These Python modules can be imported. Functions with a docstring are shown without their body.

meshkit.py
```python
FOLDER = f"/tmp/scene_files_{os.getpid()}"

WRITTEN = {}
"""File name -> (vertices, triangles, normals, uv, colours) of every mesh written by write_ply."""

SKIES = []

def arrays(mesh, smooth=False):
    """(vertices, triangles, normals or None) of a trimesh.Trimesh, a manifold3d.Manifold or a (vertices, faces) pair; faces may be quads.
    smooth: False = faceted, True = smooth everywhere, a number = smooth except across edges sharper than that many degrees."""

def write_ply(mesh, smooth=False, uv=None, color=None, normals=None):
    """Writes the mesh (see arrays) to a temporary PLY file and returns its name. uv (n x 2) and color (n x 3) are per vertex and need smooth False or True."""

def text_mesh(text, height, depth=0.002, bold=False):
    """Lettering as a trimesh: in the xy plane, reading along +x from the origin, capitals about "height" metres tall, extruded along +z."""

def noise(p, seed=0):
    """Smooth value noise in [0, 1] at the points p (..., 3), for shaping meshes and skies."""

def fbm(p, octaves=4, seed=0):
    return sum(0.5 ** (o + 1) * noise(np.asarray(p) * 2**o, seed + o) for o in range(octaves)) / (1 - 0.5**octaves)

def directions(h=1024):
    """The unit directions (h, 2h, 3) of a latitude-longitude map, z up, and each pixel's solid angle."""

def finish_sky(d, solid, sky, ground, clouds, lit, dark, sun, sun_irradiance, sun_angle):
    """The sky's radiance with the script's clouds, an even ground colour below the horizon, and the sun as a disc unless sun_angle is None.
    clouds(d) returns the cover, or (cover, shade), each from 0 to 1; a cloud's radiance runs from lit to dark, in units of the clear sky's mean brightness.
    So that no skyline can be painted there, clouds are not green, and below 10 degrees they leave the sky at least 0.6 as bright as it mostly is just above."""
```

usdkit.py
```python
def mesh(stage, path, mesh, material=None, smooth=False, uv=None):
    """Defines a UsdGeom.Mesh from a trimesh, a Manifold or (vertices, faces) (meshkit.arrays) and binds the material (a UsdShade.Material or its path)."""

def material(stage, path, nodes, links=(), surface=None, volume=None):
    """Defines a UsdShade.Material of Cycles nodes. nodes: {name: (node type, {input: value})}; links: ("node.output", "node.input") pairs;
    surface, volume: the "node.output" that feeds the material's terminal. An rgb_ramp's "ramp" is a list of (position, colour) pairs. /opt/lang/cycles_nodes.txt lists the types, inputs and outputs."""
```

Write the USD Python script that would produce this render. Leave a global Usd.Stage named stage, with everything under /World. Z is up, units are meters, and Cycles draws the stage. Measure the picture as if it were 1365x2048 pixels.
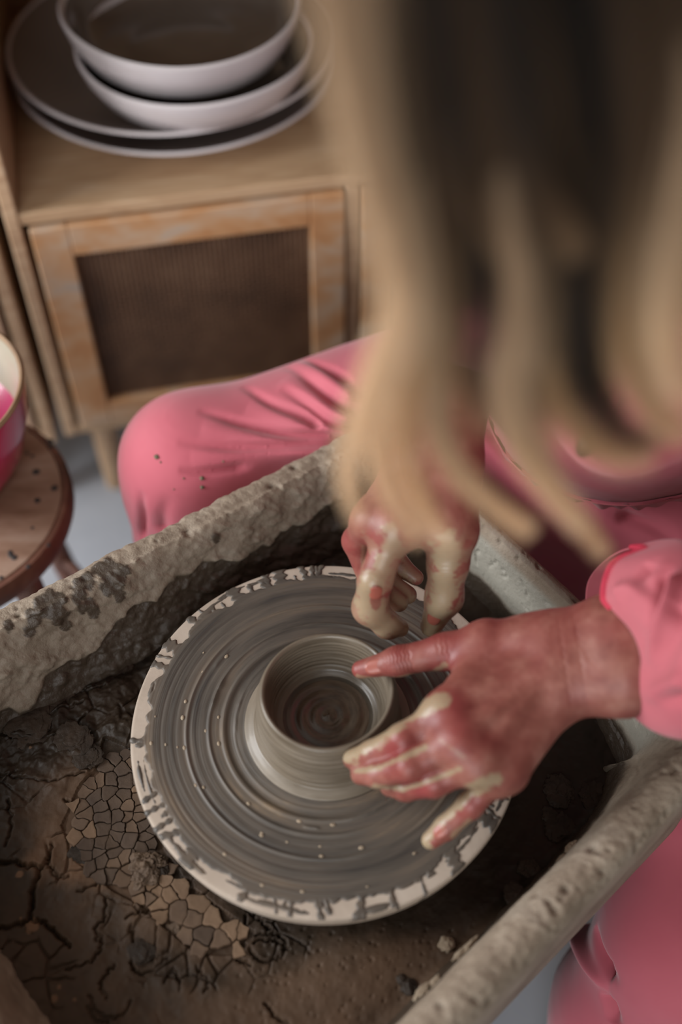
import math, random, numpy as np, trimesh, usdkit, meshkit
from pxr import Usd, UsdGeom, UsdLux, UsdShade, Sdf, Gf, Vt
from shapely.geometry import Polygon, LineString, Point
from scipy.spatial import cKDTree, Voronoi

stage = Usd.Stage.CreateInMemory()
UsdGeom.SetStageUpAxis(stage, UsdGeom.Tokens.z)
UsdGeom.SetStageMetersPerUnit(stage, 1.0)
UsdGeom.Xform.Define(stage, '/World'); UsdGeom.Scope.Define(stage, '/World/Looks')

# ------------------------------------------------------------------ camera
FPX, PITCH = 2270.0, math.radians(52.0)
EYE = np.array([0.0, -0.451, 1.419])
FWD = np.array([0, math.cos(PITCH), -math.sin(PITCH)]); UPV = np.array([0, math.sin(PITCH), math.cos(PITCH)]); RT = np.array([1.0, 0, 0])
cam = UsdGeom.Camera.Define(stage, '/World/camera')
cam.CreateHorizontalApertureAttr(24.0); cam.CreateVerticalApertureAttr(24.0 * 2048 / 1365)
cam.CreateFocalLengthAttr(24.0 * FPX / 1365)
cam.CreateFStopAttr(1.65); cam.CreateFocusDistanceAttr(1.0)
cam.CreateClippingRangeAttr(Gf.Vec2f(0.02, 50))
cam.AddTranslateOp().Set(Gf.Vec3d(*EYE)); cam.AddRotateXOp().Set(90 - math.degrees(PITCH))
cam.CreateExposureAttr(-2.1)

def ray(px, py): return FWD + (px - 682.5) / FPX * RT + (1024 - py) / FPX * UPV
def at(px, py, z):                       # the point at height z that is seen at that pixel
    d = ray(px, py); return EYE + d * (z - EYE[2]) / d[2]
def deep(px, py, depth): return EYE + ray(px, py) * depth

# ------------------------------------------------------------------ light: daylight through the room's windows
def rect_light(path, pos, rot, w, h, power, col):
    l = UsdLux.RectLight.Define(stage, path)
    l.CreateWidthAttr(w); l.CreateHeightAttr(h); l.CreateIntensityAttr(power); l.CreateColorAttr(Gf.Vec3f(*col))
    l.AddTranslateOp().Set(Gf.Vec3d(*pos)); l.AddRotateXYZOp().Set(Gf.Vec3f(*rot))
rect_light('/World/daylight', (-2.16, -0.05, 1.58), (0, -90, 0), 1.35, 1.45, 62.0, (0.96, 0.98, 1.0))
rect_light('/World/daylight_front', (-0.7, -2.36, 1.65), (90, 0, 0), 1.5, 1.4, 34.0, (0.96, 0.98, 1.0))
dome = UsdLux.DomeLight.Define(stage, '/World/sky'); dome.CreateIntensityAttr(0.35); dome.CreateColorAttr(Gf.Vec3f(0.85, 0.93, 1.0))

# ------------------------------------------------------------------ naming and meshes
used = {}
def path_for(name, parent):
    base = f"{parent if parent else '/World'}/{name}"
    n = used.get(base, 0); used[base] = n + 1
    return base if n == 0 else f"{base}_{n:03d}"
def data(prim, label=None, cat=None, group=None, kind=None):
    for k, v in (('label', label), ('category', cat), ('group', group), ('kind', kind)):
        if v: prim.SetCustomDataByKey(k, v)
    return prim
def thing(name, label, cat, loc=(0, 0, 0), group=None, rotz=0):
    x = UsdGeom.Xform.Define(stage, path_for(name, None))
    if any(loc): x.AddTranslateOp().Set(Gf.Vec3d(*map(float, loc)))
    if rotz: x.AddRotateZOp().Set(rotz)
    data(x.GetPrim(), label, cat, group); return str(x.GetPath())
def part(name, mesh, mat, parent=None, smooth=35, attrs=None, label=None, cat=None, kind=None, group=None, origin=None):
    p = path_for(name, parent)
    if hasattr(mesh, 'to_mesh') or isinstance(mesh, (tuple, list)):
        v, f, _ = meshkit.arrays(mesh); mesh = trimesh.Trimesh(v, f, process=False)
    if origin is not None: mesh = trimesh.Trimesh(mesh.vertices - np.asarray(origin), mesh.faces, process=False)
    m = usdkit.mesh(stage, p, mesh, mat, smooth=True if attrs else smooth)
    for k, v in (attrs or {}).items():
        UsdGeom.PrimvarsAPI(m).CreatePrimvar(k, Sdf.ValueTypeNames.FloatArray, 'vertex').Set(Vt.FloatArray.FromNumpy(np.asarray(v, np.float32)))
    data(m.GetPrim(), label, cat, group, kind); return p

def cat_mesh(ms): return trimesh.util.concatenate([m for m in ms])
def grid_faces(nu, nv, close_u=False, close_v=False):
    iu = np.arange(nu if close_u else nu - 1); iv = np.arange(nv if close_v else nv - 1)
    a, b = np.meshgrid(iu, iv, indexing='ij'); a2, b2 = (a + 1) % nu, (b + 1) % nv
    q = np.stack([a * nv + b, a2 * nv + b, a2 * nv + b2, a * nv + b2], -1).reshape(-1, 4)
    return np.vstack([q[:, [0, 1, 2]], q[:, [0, 2, 3]]])
def lathe(profile, n=96, center=(0, 0, 0), wob=None):
    pr = np.asarray(profile, float); th = np.linspace(0, 2 * np.pi, n, endpoint=False)
    r = np.repeat(pr[None, :, 0], n, 0); z = np.repeat(pr[None, :, 1], n, 0)
    if wob is not None: r, z = wob(r, z, th[:, None])
    V = np.stack([r * np.cos(th)[:, None], r * np.sin(th)[:, None], z], -1).reshape(-1, 3) + center
    return trimesh.Trimesh(V, grid_faces(n, len(pr), close_u=True), process=False)
def box(x0, y0, z0, x1, y1, z1, bev=0.002):
    ex = np.array([x1 - x0, y1 - y0, z1 - z0], float); c = np.array([x0 + x1, y0 + y1, z0 + z1]) / 2
    b = min(bev, ex.min() * 0.3); pts = []
    for s in np.ndindex(2, 2, 2):
        s = np.array(s) * 2 - 1
        for k in range(3):
            o = ex / 2 - b; o[k] = ex[k] / 2; pts.append(c + s * o)
    return trimesh.convex.convex_hull(np.array(pts))
def tube(pts, r, n=10, cap=True):
    P = np.asarray(pts, float); R = np.broadcast_to(np.asarray(r, float), (len(P),))
    T = np.gradient(P, axis=0); T /= np.linalg.norm(T, axis=1, keepdims=True) + 1e-12
    N = np.cross(T[0], [0.31, 0.2, 0.93]); N /= np.linalg.norm(N); rows = []
    th = np.linspace(0, 2 * np.pi, n, endpoint=False)
    for p, t, q in zip(P, T, R):
        N = N - t * (N @ t); N /= np.linalg.norm(N); B = np.cross(t, N)
        rows.append(p + q * (np.cos(th)[:, None] * N + np.sin(th)[:, None] * B))
    V = np.array(rows).reshape(-1, 3); F = grid_faces(len(P), n, close_v=True)
    if cap:
        a = len(V); V = np.vstack([V, P[0] - T[0] * R[0] * .5, P[-1] + T[-1] * R[-1] * .5]); k = np.arange(n); e = (len(P) - 1) * n
        F = np.vstack([F, np.stack([np.full(n, a), (k + 1) % n, k], 1)[:, [0, 2, 1]], np.stack([np.full(n, a + 1), e + (k + 1) % n, e + k], 1)])
    m = trimesh.Trimesh(V, F, process=False)
    if m.volume < 0: m.invert()
    return m
def spline(pts, n, closed=False):
    P = np.asarray(pts, float)
    if closed: P = np.vstack([P[-1:], P, P[:2]])
    else: P = np.vstack([2 * P[0] - P[1], P, 2 * P[-1] - P[-2]])
    seg = len(P) - 3; u = np.linspace(0, seg, n, endpoint=not closed); i = np.minimum(u.astype(int), seg - 1); t = (u - i)[:, None]
    a, b, c, d = P[i], P[i + 1], P[i + 2], P[i + 3]
    return 0.5 * (2 * b + (c - a) * t + (2 * a - 5 * b + 4 * c - d) * t ** 2 + (3 * b - a - 3 * c + d) * t ** 3)
def smoothstep(a, b, x): t = np.clip((x - a) / (b - a), 0, 1); return t * t * (3 - 2 * t)
def segdist(P, a, b):
    a, b = np.asarray(a, float), np.asarray(b, float); ab = b - a
    t = np.clip(((P - a) @ ab) / (ab @ ab + 1e-15), 0, 1); return np.linalg.norm(P - a - t[:, None] * ab, axis=1), t
def polydist(P, pts):
    d = np.full(len(P), 1e9)
    for a, b in zip(pts[:-1], pts[1:]): d = np.minimum(d, segdist(P, a, b)[0])
    return d
def in_poly(P, poly):
    import shapely
    return shapely.contains_xy(Polygon(poly), P[:, 0], P[:, 1])
def shell(V, t, nu, nv, close_v):          # a sheet of cloth of thickness t from a grid of points
    F = grid_faces(nu, nv, close_v=close_v); m = trimesh.Trimesh(V, F, process=False)
    N = meshkit.arrays(m, True)[2]; n = len(V); V2 = np.vstack([V, V - N * t]); F2 = [F, F[:, ::-1] + n]
    k = np.arange(nv if close_v else nv - 1); k2 = (k + 1) % nv
    for row, s in ((0, 1), (nu - 1, -1)):
        a, b = row * nv + k, row * nv + k2
        q = np.vstack([np.stack([a, b, b + n], 1), np.stack([a, b + n, a + n], 1)]); F2.append(q[:, ::s])
    if not close_v:
        k = np.arange(nu - 1)
        for col, s in ((0, -1), (nv - 1, 1)):
            a, b = k * nv + col, (k + 1) * nv + col
            q = np.vstack([np.stack([a, b, b + n], 1), np.stack([a, b + n, a + n], 1)]); F2.append(q[:, ::s])
    return trimesh.Trimesh(V2, np.vstack(F2), process=False)

# ------------------------------------------------------------------ signed-distance bodies (smooth unions, surface nets)
class Body:
    def __init__(s, lo, hi, h):
        s.lo, s.h = np.asarray(lo, float), h
        s.n = np.ceil((np.asarray(hi) - s.lo) / h).astype(int) + 1
        s.D = np.full(s.n, 0.5, np.float32)
        s.ax = [(s.lo[k] + h * np.arange(s.n[k])).astype(np.float32) for k in range(3)]
    def _add(s, blo, bhi, k, fn, sub=False):
        m = k + 3 * s.h
        i0 = np.maximum(np.floor((blo - m - s.lo) / s.h).astype(int), 0); i1 = np.minimum(np.ceil((bhi + m - s.lo) / s.h).astype(int) + 1, s.n)
        if (i1 <= i0).any(): return
        sl = tuple(slice(a, b) for a, b in zip(i0, i1))
        X, Y, Z = np.meshgrid(*[s.ax[q][sl[q]] for q in range(3)], indexing='ij', sparse=True)
        d, D = fn(X, Y, Z), s.D[sl]
        if sub: d = -d; D = -D
        t = np.clip(0.5 + 0.5 * (D - d) / k, 0, 1)
        r = D + (d - D) * t - k * t * (1 - t)
        s.D[sl] = -r if sub else r
    def cone(s, a, b, r1, r2, k=0.01, sub=False):
        a, b = np.asarray(a, float), np.asarray(b, float); ab = b - a; L = float(ab @ ab) + 1e-12; R = max(r1, r2)
        def fn(X, Y, Z):
            t = np.clip(((X - a[0]) * ab[0] + (Y - a[1]) * ab[1] + (Z - a[2]) * ab[2]) / L, 0, 1)
            return np.sqrt((X - a[0] - t * ab[0]) ** 2 + (Y - a[1] - t * ab[1]) ** 2 + (Z - a[2] - t * ab[2]) ** 2) - (r1 + (r2 - r1) * t)
        s._add(np.minimum(a, b) - R, np.maximum(a, b) + R, k, fn, sub)
    def ball(s, c, r, axes=None, k=0.01, sub=False):
        c = np.asarray(c, float); r = np.broadcast_to(np.asarray(r, float), (3,)); A = np.eye(3) if axes is None else np.asarray(axes, float); R = r.max()
        def fn(X, Y, Z):
            x, y, z = X - c[0], Y - c[1], Z - c[2]
            q = [x * A[i, 0] + y * A[i, 1] + z * A[i, 2] for i in range(3)]
            k0 = np.sqrt(sum((q[i] / r[i]) ** 2 for i in range(3))); k1 = np.sqrt(sum((q[i] / r[i] ** 2) ** 2 for i in range(3)))
            return k0 * (k0 - 1) / np.maximum(k1, 1e-6)
        s._add(c - R, c + R, k, fn, sub)
    def chain(s, pts, rs, k=0.006):
        for i in range(len(pts) - 1): s.cone(pts[i], pts[i + 1], rs[i], rs[i + 1], k)
    def mesh(s, smooth=2):
        D = s.D; S = D < 0; n = np.array(D.shape)
        cnt = np.zeros(n - 1, np.int8)
        for o in np.ndindex(2, 2, 2): cnt += S[o[0]:n[0] - 1 + o[0], o[1]:n[1] - 1 + o[1], o[2]:n[2] - 1 + o[2]]
        cell = np.argwhere((cnt > 0) & (cnt < 8)); idx = -np.ones(n - 1, np.int64); idx[tuple(cell.T)] = np.arange(len(cell))
        acc = np.zeros((len(cell), 3)); num = np.zeros(len(cell))
        for ax in range(3):
            o1, o2 = [k for k in range(3) if k != ax]
            for u in (0, 1):
                for v in (0, 1):
                    c = cell.copy(); c[:, o1] += u; c[:, o2] += v; e = c.copy(); e[:, ax] += 1
                    a, b = D[tuple(c.T)], D[tuple(e.T)]; hit = (a < 0) != (b < 0)
                    t = np.where(hit, a / np.where(hit, a - b, 1), 0)
                    p = c.astype(float); p[:, ax] += t; acc[hit] += p[hit]; num[hit] += 1
        V = s.lo + s.h * acc / num[:, None]; F = []
        for ax in range(3):
            o1, o2 = (ax + 1) % 3, (ax + 2) % 3
            sl0 = [slice(None)] * 3; sl1 = [slice(None)] * 3; sl0[ax] = slice(0, -1); sl1[ax] = slice(1, None)
            e = np.argwhere(S[tuple(sl0)] != S[tuple(sl1)]); e = e[(e[:, o1] > 0) & (e[:, o2] > 0) & (e[:, o1] < n[o1] - 1) & (e[:, o2] < n[o2] - 1)]
            ins = S[tuple(e.T)]; q = []
            for u, v in ((1, 1), (0, 1), (0, 0), (1, 0)):
                c = e.copy(); c[:, o1] -= u; c[:, o2] -= v; q.append(idx[tuple(c.T)])
            q = np.stack(q, 1); q[~ins] = q[~ins][:, ::-1]; F += [q[:, [0, 1, 2]], q[:, [0, 2, 3]]]
        m = trimesh.Trimesh(V, np.vstack(F), process=False)
        if smooth: trimesh.smoothing.filter_taubin(m, 0.5, 0.52, smooth)
        return m
def vnormals(m): return meshkit.arrays(m, True)[2]
def pick(m, px, py, tol=0.006):            # the point of a mesh nearest to the eye along a sight line
    d = ray(px, py); d = d / np.linalg.norm(d); V = np.asarray(m.vertices) - EYE; t = V @ d
    off = np.linalg.norm(V - t[:, None] * d, axis=1); c = np.nonzero(off < tol)[0]
    i = c[np.argmin(t[c])] if len(c) else int(np.argmin(off)); return np.asarray(m.vertices)[i]
def hits(m, px, py, tol=0.012): d = ray(px, py); d = d / np.linalg.norm(d); V = np.asarray(m.vertices) - EYE; return np.linalg.norm(V - (V @ d)[:, None] * d, axis=1).min() < tol

# ------------------------------------------------------------------ materials
def srgb(r, g, b): return tuple(((c / 255) / 12.92 if c / 255 <= 0.04045 else ((c / 255 + 0.055) / 1.055) ** 2.4) for c in (r, g, b))
def look(name, stops, scale=20, detail=4, rough=0.6, bump=0.0, bscale=None, bdist=0.002, stretch=(1, 1, 1), spec=0.5, coat=0.0, coat_rough=0.1, sss=0.0, sheen=0.0, mask=None, mask2=None, distortion=0.0, rot=(0, 0, 0)):
    """noise ramp between the sRGB stops; mask = (attribute, sRGB colour, roughness): a painted-on coat held by a mesh attribute"""
    n = {'co': ('texture_coordinate', {}), 'mp': ('mapping', {'scale': stretch, 'rotation': rot}), 'nz': ('noise_texture', {'scale': scale, 'detail': detail, 'roughness': 0.6, 'distortion': distortion}),
         'rp': ('rgb_ramp', {'ramp': [(p, srgb(*c)) for p, c in (stops if np.ndim(stops[0][-1]) else list(zip(np.linspace(0.3, 0.7, len(stops)), stops)))]}),
         'p': ('principled_bsdf', {'roughness': rough, 'specular_ior_level': spec, 'coat_weight': coat, 'coat_roughness': coat_rough, 'sheen_weight': sheen})}
    l = [('co.object', 'mp.vector'), ('mp.vector', 'nz.vector'), ('nz.fac', 'rp.fac')]
    col = 'rp.color'; rgh = None
    for i, mk in enumerate([x for x in (mask, mask2) if x]):
        n[f'at{i}'] = ('attribute', {'attribute': mk[0]})
        n[f'mx{i}'] = ('mix_color', {'b': srgb(*mk[1])}); n[f'mr{i}'] = ('mix_float', {'a': rough, 'b': mk[2]})
        l += [(f'at{i}.fac', f'mx{i}.fac'), (col, f'mx{i}.a'), (f'at{i}.fac', f'mr{i}.fac')]
        if rgh: l.append((rgh, f'mr{i}.a'))
        col, rgh = f'mx{i}.result', f'mr{i}.result'
    l.append((col, 'p.base_color'))
    if rgh: l.append((rgh, 'p.roughness'))
    if sss: n['p'][1].update(subsurface_weight=sss, subsurface_scale=0.006, subsurface_radius=(1.0, 0.35, 0.2))
    if bump:
        n['bn'] = ('noise_texture', {'scale': bscale or scale * 3, 'detail': 5, 'roughness': 0.65}); n['bp'] = ('bump', {'strength': bump, 'distance': bdist})
        l += [('mp.vector', 'bn.vector'), ('bn.fac', 'bp.height'), ('bp.normal', 'p.normal')]
    return usdkit.material(stage, f'/World/Looks/{name}', n, l, surface='p.BSDF')

# ================================================================== the room
M_floor = look('floor_concrete', [(150, 155, 164), (170, 174, 181), (178, 181, 187)], scale=3, detail=6, rough=0.55, bump=0.15, bscale=60)
M_wall = look('plaster_wall', [(128, 118, 106), (140, 130, 118)], scale=2, rough=0.85, bump=0.2, bscale=90)
M_ceil = look('ceiling_paint', [(140, 136, 130), (148, 144, 138)], scale=2, rough=0.9)
M_trim = look('painted_trim', [(196, 188, 176), (206, 198, 186)], scale=5, rough=0.5)
X0, X1, Y0, Y1, ZC = -2.2, 1.9, -2.4, 1.30, 2.55
def setting(name, mesh, mat, label):
    return part(name, mesh, mat, label=label, kind='structure')
setting('floor', box(X0 - .1, Y0 - .1, -.08, X1 + .1, Y1 + .1, 0), M_floor, 'smooth blue-grey concrete studio floor')
setting('ceiling', box(X0 - .1, Y0 - .1, ZC, X1 + .1, Y1 + .1, ZC + .08), M_ceil, 'plain off-white studio ceiling')
setting('wall_back', box(X0 - .1, Y1, 0, X1 + .1, Y1 + .1, ZC), M_wall, 'beige plaster wall behind the cabinets')
setting('wall_right', box(X1, Y0, 0, X1 + .1, Y1, ZC), M_wall, 'beige plaster wall behind the potter')
def holed_wall(name, axis, c0, c1, a0, a1, h0, h1, w0, w1, label):
    ms = []
    for (p, q, r, s) in ((a0, h0, 0, ZC), (h1, a1, 0, ZC), (h0, h1, 0, w0), (h0, h1, w1, ZC)):
        ms.append(box(c0, p, r, c1, q, s, 0) if axis == 'x' else box(p, c0, r, q, c1, s, 0))
    setting(name, cat_mesh(ms), M_wall, label)
holed_wall('wall_left', 'x', X0 - .1, X0, Y0, Y1, -.8, 1.1, .8, 2.3, 'beige plaster wall with the large side window')
holed_wall('wall_front', 'y', Y0 - .1, Y0, X0, X1, -1.5, .1, .85, 2.4, 'beige plaster wall with the smaller window')
M_pane = usdkit.material(stage, '/World/Looks/window_pane', {'t': ('transparent_bsdf', {'color': (.97, .98, .98)}), 'g': ('glossy_bsdf', {'roughness': .02}), 'f': ('fresnel', {'IOR': 1.45}), 'm': ('mix_closure', {})},
                         [('f.fac', 'm.fac'), ('t.BSDF', 'm.closure1'), ('g.BSDF', 'm.closure2')], surface='m.closure')
def window(n, axis, c, h0, h1, w0, w1, label):
    t = str(UsdGeom.Xform.Define(stage, f'/World/window_{n}').GetPath()); data(stage.GetPrimAtPath(t), label, None, None, 'structure')
    def bb(p, q, r, s, d=.05): return box(c - d, p, r, c + d, q, s) if axis == 'x' else box(p, c - d, r, q, c + d, s)
    e = .05; hm = (h0 + h1) / 2; wm = w0 + (w1 - w0) * .62
    for a in ((h0, h0 + e, w0, w1), (h1 - e, h1, w0, w1), (h0 + e, h1 - e, w0, w0 + e), (h0 + e, h1 - e, w1 - e, w1)): part('frame', bb(*a), M_trim, t)
    part('mullion', bb(hm - .02, hm + .02, w0 + e, w1 - e, .03), M_trim, t)
    part('mullion', bb(h0 + e, hm - .02, wm - .02, wm + .02, .03), M_trim, t); part('mullion', bb(hm + .02, h1 - e, wm - .02, wm + .02, .03), M_trim, t)
    for (p, q) in ((h0 + e, hm - .02), (hm + .02, h1 - e)):
        for (r, s) in ((w0 + e, wm - .02), (wm + .02, w1 - e)): part('pane', bb(p, q, r, s, .003), M_pane, t)
window(1, 'x', X0 - .05, -.8, 1.1, .8, 2.3, 'large white framed side window with four panes')
window(2, 'y', Y0 - .05, -1.5, .1, .85, 2.4, 'smaller white framed window with four panes')
setting('baseboard_back', box(X0, Y1 - .015, 0, X1, Y1, .09), M_trim, 'painted baseboard behind the cabinets')

# ================================================================== cabinets
M_wood = look('light_oak', [(0.25, (160, 127, 98)), (0.5, (186, 154, 122)), (0.75, (198, 170, 140))], scale=7, detail=6, rough=0.55, stretch=(1, 1, 9), bump=0.08, bscale=30, distortion=1.5)
M_woodh = look('light_oak_across', [(0.25, (160, 126, 95)), (0.5, (186, 154, 120)), (0.75, (198, 170, 140))], scale=7, detail=6, rough=0.55, stretch=(1, 9, 9), bump=0.08, bscale=30, distortion=1.5)
M_worn = look('worn_oak', [(0.28, (172, 116, 70)), (0.45, (186, 140, 98)), (0.6, (190, 160, 132)), (0.75, (166, 158, 150))], scale=9, detail=5, rough=0.6, stretch=(1, 1, 2.2), bump=0.1, bscale=40, distortion=0.8)
M_dark = look('interior_shade', [(40, 30, 22), (50, 38, 28)], scale=8, rough=0.8)
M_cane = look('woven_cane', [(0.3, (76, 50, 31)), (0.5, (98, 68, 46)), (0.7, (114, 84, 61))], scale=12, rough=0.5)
FL = at(35, 432, .56); FR = at(697, 352, .56); CW = float(np.linalg.norm((FR - FL)[:2])); CANG = math.degrees(math.atan2(FR[1] - FL[1], FR[0] - FL[0]))
CX, CY = float(FL[0]), float(FL[1]); CD = .50; ca, sa = math.cos(math.radians(CANG)), math.sin(math.radians(CANG))
def cab(u, v, z=0.0): return (CX + u * ca - v * sa, CY + u * sa + v * ca, z)
CW2 = 2 * CW + .017
cabinet = thing('cane_door_cabinet', 'light oak cabinet with woven cane doors and an open shelf of white dishes', 'cabinet', (CX, CY, 0), rotz=CANG)
T = .017
part('side_panel', box(-T, 0, .165, 0, CD, .95), M_wood, cabinet); part('side_panel', box(CW2, 0, .165, CW2 + T, CD, .95), M_wood, cabinet)
part('top_board', box(-T, 0, .951, CW2 + T, CD, .97), M_woodh, cabinet)
part('shelf', box(0, .002, .543, CW2, CD - .01, .56), M_woodh, cabinet)
part('divider', box(CW, .002, .184, CW + T, CD - .01, .5425), M_wood, cabinet)
part('bottom_board', box(0, .002, .165, CW2, CD - .01, .183), M_woodh, cabinet)
part('back_panel', box(0, CD - .009, .184, CW2, CD - .001, .95), M_woodh, cabinet)
z0, z1, fw = .187, .539, .046
def strand(P, w): return tube(P, w, 5, False)
for d0, d1 in ((.009, CW - .004), (CW + T + .004, CW2 - .009)):
    door = str(UsdGeom.Xform.Define(stage, path_for('door', cabinet)).GetPath())
    part('stile', box(d0, -.004, z0, d0 + fw, .014, z1), M_worn, door); part('stile', box(d1 - fw, -.004, z0, d1, .014, z1), M_worn, door)
    part('rail', box(d0 + fw, -.004, z1 - fw, d1 - fw, .014, z1), M_worn, door); part('rail', box(d0 + fw, -.004, z0, d1 - fw, .014, z0 + fw * .9), M_worn, door)
    # the cane: open weave of round strands going over and under each other, in front of a dark sheet painted as the unlit inside
    ca_ms = []; n = 46; us = np.linspace(d0 + fw + .002, d1 - fw - .002, n); zs = np.linspace(z0 + fw * .9 + .002, z1 - fw - .002, 42)
    for i, u in enumerate(us): ca_ms.append(strand(np.stack([np.full(42, u), .008 + .0011 * np.cos(np.pi * (np.arange(42) + i)), zs], 1), .0019))
    for j, z in enumerate(zs): ca_ms.append(strand(np.stack([us, .008 - .0011 * np.cos(np.pi * (np.arange(n) + j)), np.full(n, z)], 1), .0019))
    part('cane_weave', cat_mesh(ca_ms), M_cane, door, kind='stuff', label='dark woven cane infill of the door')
    part('shade_backing', box(d0 + fw - .004, .0135, z0 + fw * .8, d1 - fw + .004, .016, z1 - fw + .004, 0), M_dark, door)
for u, v in ((.035, .04), (CW2 - .035, .04), (.035, CD - .05), (CW2 - .035, CD - .05)):
    g = lathe([(0, 0), (.0155, 0), (.0165, .003), (.021, .165), (0, .165)], 20); g.apply_translation([u, v, 0]); part('leg', g, M_wood, cabinet)
c2 = thing('plain_cabinet', 'pale plain fronted cabinet left of the cane door cabinet, cut by the frame', 'cabinet', cab(-T - .016 - .45, .004), rotz=CANG)
M_wood2 = look('pale_veneer', [(190, 156, 128), (204, 170, 142)], scale=5, rough=0.5, stretch=(1, 1, 6))
part('side_panel', box(.433, 0, .15, .45, CD, .95), M_wood, c2); part('side_panel', box(0, 0, .15, .017, CD, .95), M_wood, c2)
part('door', box(.019, -.002, .17, .426, .015, .93), M_wood2, c2)
part('top_board', box(0, 0, .951, .45, CD, .97), M_woodh, c2); part('bottom_board', box(.018, .017, .15, .432, CD, .168), M_woodh, c2); part('back_panel', box(.018, CD - .01, .169, .432, CD, .95), M_woodh, c2)
for u, v in ((.035, .04), (.415, .04), (.035, CD - .05), (.415, CD - .05)):
    g = lathe([(0, 0), (.0155, 0), (.021, .15), (0, .15)], 20); g.apply_translation([u, v, 0]); part('leg', g, M_wood, c2)

# ================================================================== dishes on the shelf
M_glaze = look('white_glaze', [(206, 198, 198), (216, 209, 210)], scale=6, rough=0.3, coat=0.3)
M_inner = look('taupe_glaze', [(104, 92, 82), (122, 110, 100)], scale=6, rough=0.12, coat=0.6, coat_rough=0.05)
M_grey = look('grey_glaze', [(112, 100, 94), (124, 112, 106)], scale=6, rough=0.4, coat=0.2)
def dish(name, label, cat, u, v, z, prof_out, prof_in, inner, group, wobble=.004, ph=0.0):
    x, y, _ = cab(u, v); t = thing(name, label, cat, (x, y, z), group)
    rr = max(p[0] for p in prof_out)
    def wob(r, z_, th): s = (r / rr) ** 2; return r * (1 + .006 * np.sin(3 * th + ph) * s), z_ + wobble * np.sin(2 * th + ph) * s
    part('body', lathe(prof_out, 128, wob=wob), M_glaze, t, smooth=40); part('inner_glaze', lathe(prof_in, 128, wob=wob), inner, t, smooth=60)
def plate_prof(R, h):                    # outside up to the lip, then the glazed inside: each a surface of its own that meet at the lip
    o = [(0, 0), (R * .6, 0), (R * .66, .003), (R * .82, h * .42), (R * .97, h * .86), (R, h * .97), (R, h), (R - .003, h + .002), (R - .007, h + .0005), (R - .009, h - .002)]
    i = [(R - .007, h + .0005), (R * .93, h * .78 + .003), (R * .82, h * .42 + .005), (R * .68, .0085), (R * .55, .006), (0, .0055)]
    return o, i[::-1]
def bowl_prof(R, h, t=.006):
    o = [(0, 0), (R * .54, 0), (R * .59, .004), (R * .86, h * .30), (R * .965, h * .70), (R, h - .003), (R, h), (R - t * .5, h + .0025), (R - t, h), (R - t - .002, h - .004)]
    i = [(R - t, h - .0005), (R * .932, h * .75), (R * .893, h * .55), (R * .852, h * .4), (R * .79, h * .29), (R * .70, h * .21), (R * .52, .0125), (R * .49, .0113), (R * .46, .012), (0, .010)]
    return o, i[::-1]
o, i = plate_prof(.219, .033); dish('platter', 'large white platter at the bottom of the dish stack', 'plate', CW / 2 + .019, .256, .5605, o, i, M_grey, 'stacked dishes', .001)
dish('platter', 'large white platter with grey inside, second from the bottom under the bowls', 'plate', CW / 2 + .018, .254, .590, o, i, M_grey, 'stacked dishes', .0015, 1)
o, i = bowl_prof(.150, .064); dish('bowl', 'white bowl standing on the platters under the glossy brown-grey bowl', 'bowl', CW / 2 + .042, .166, .6035, o, i, M_inner, 'stacked dishes', .002, 2)
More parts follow.
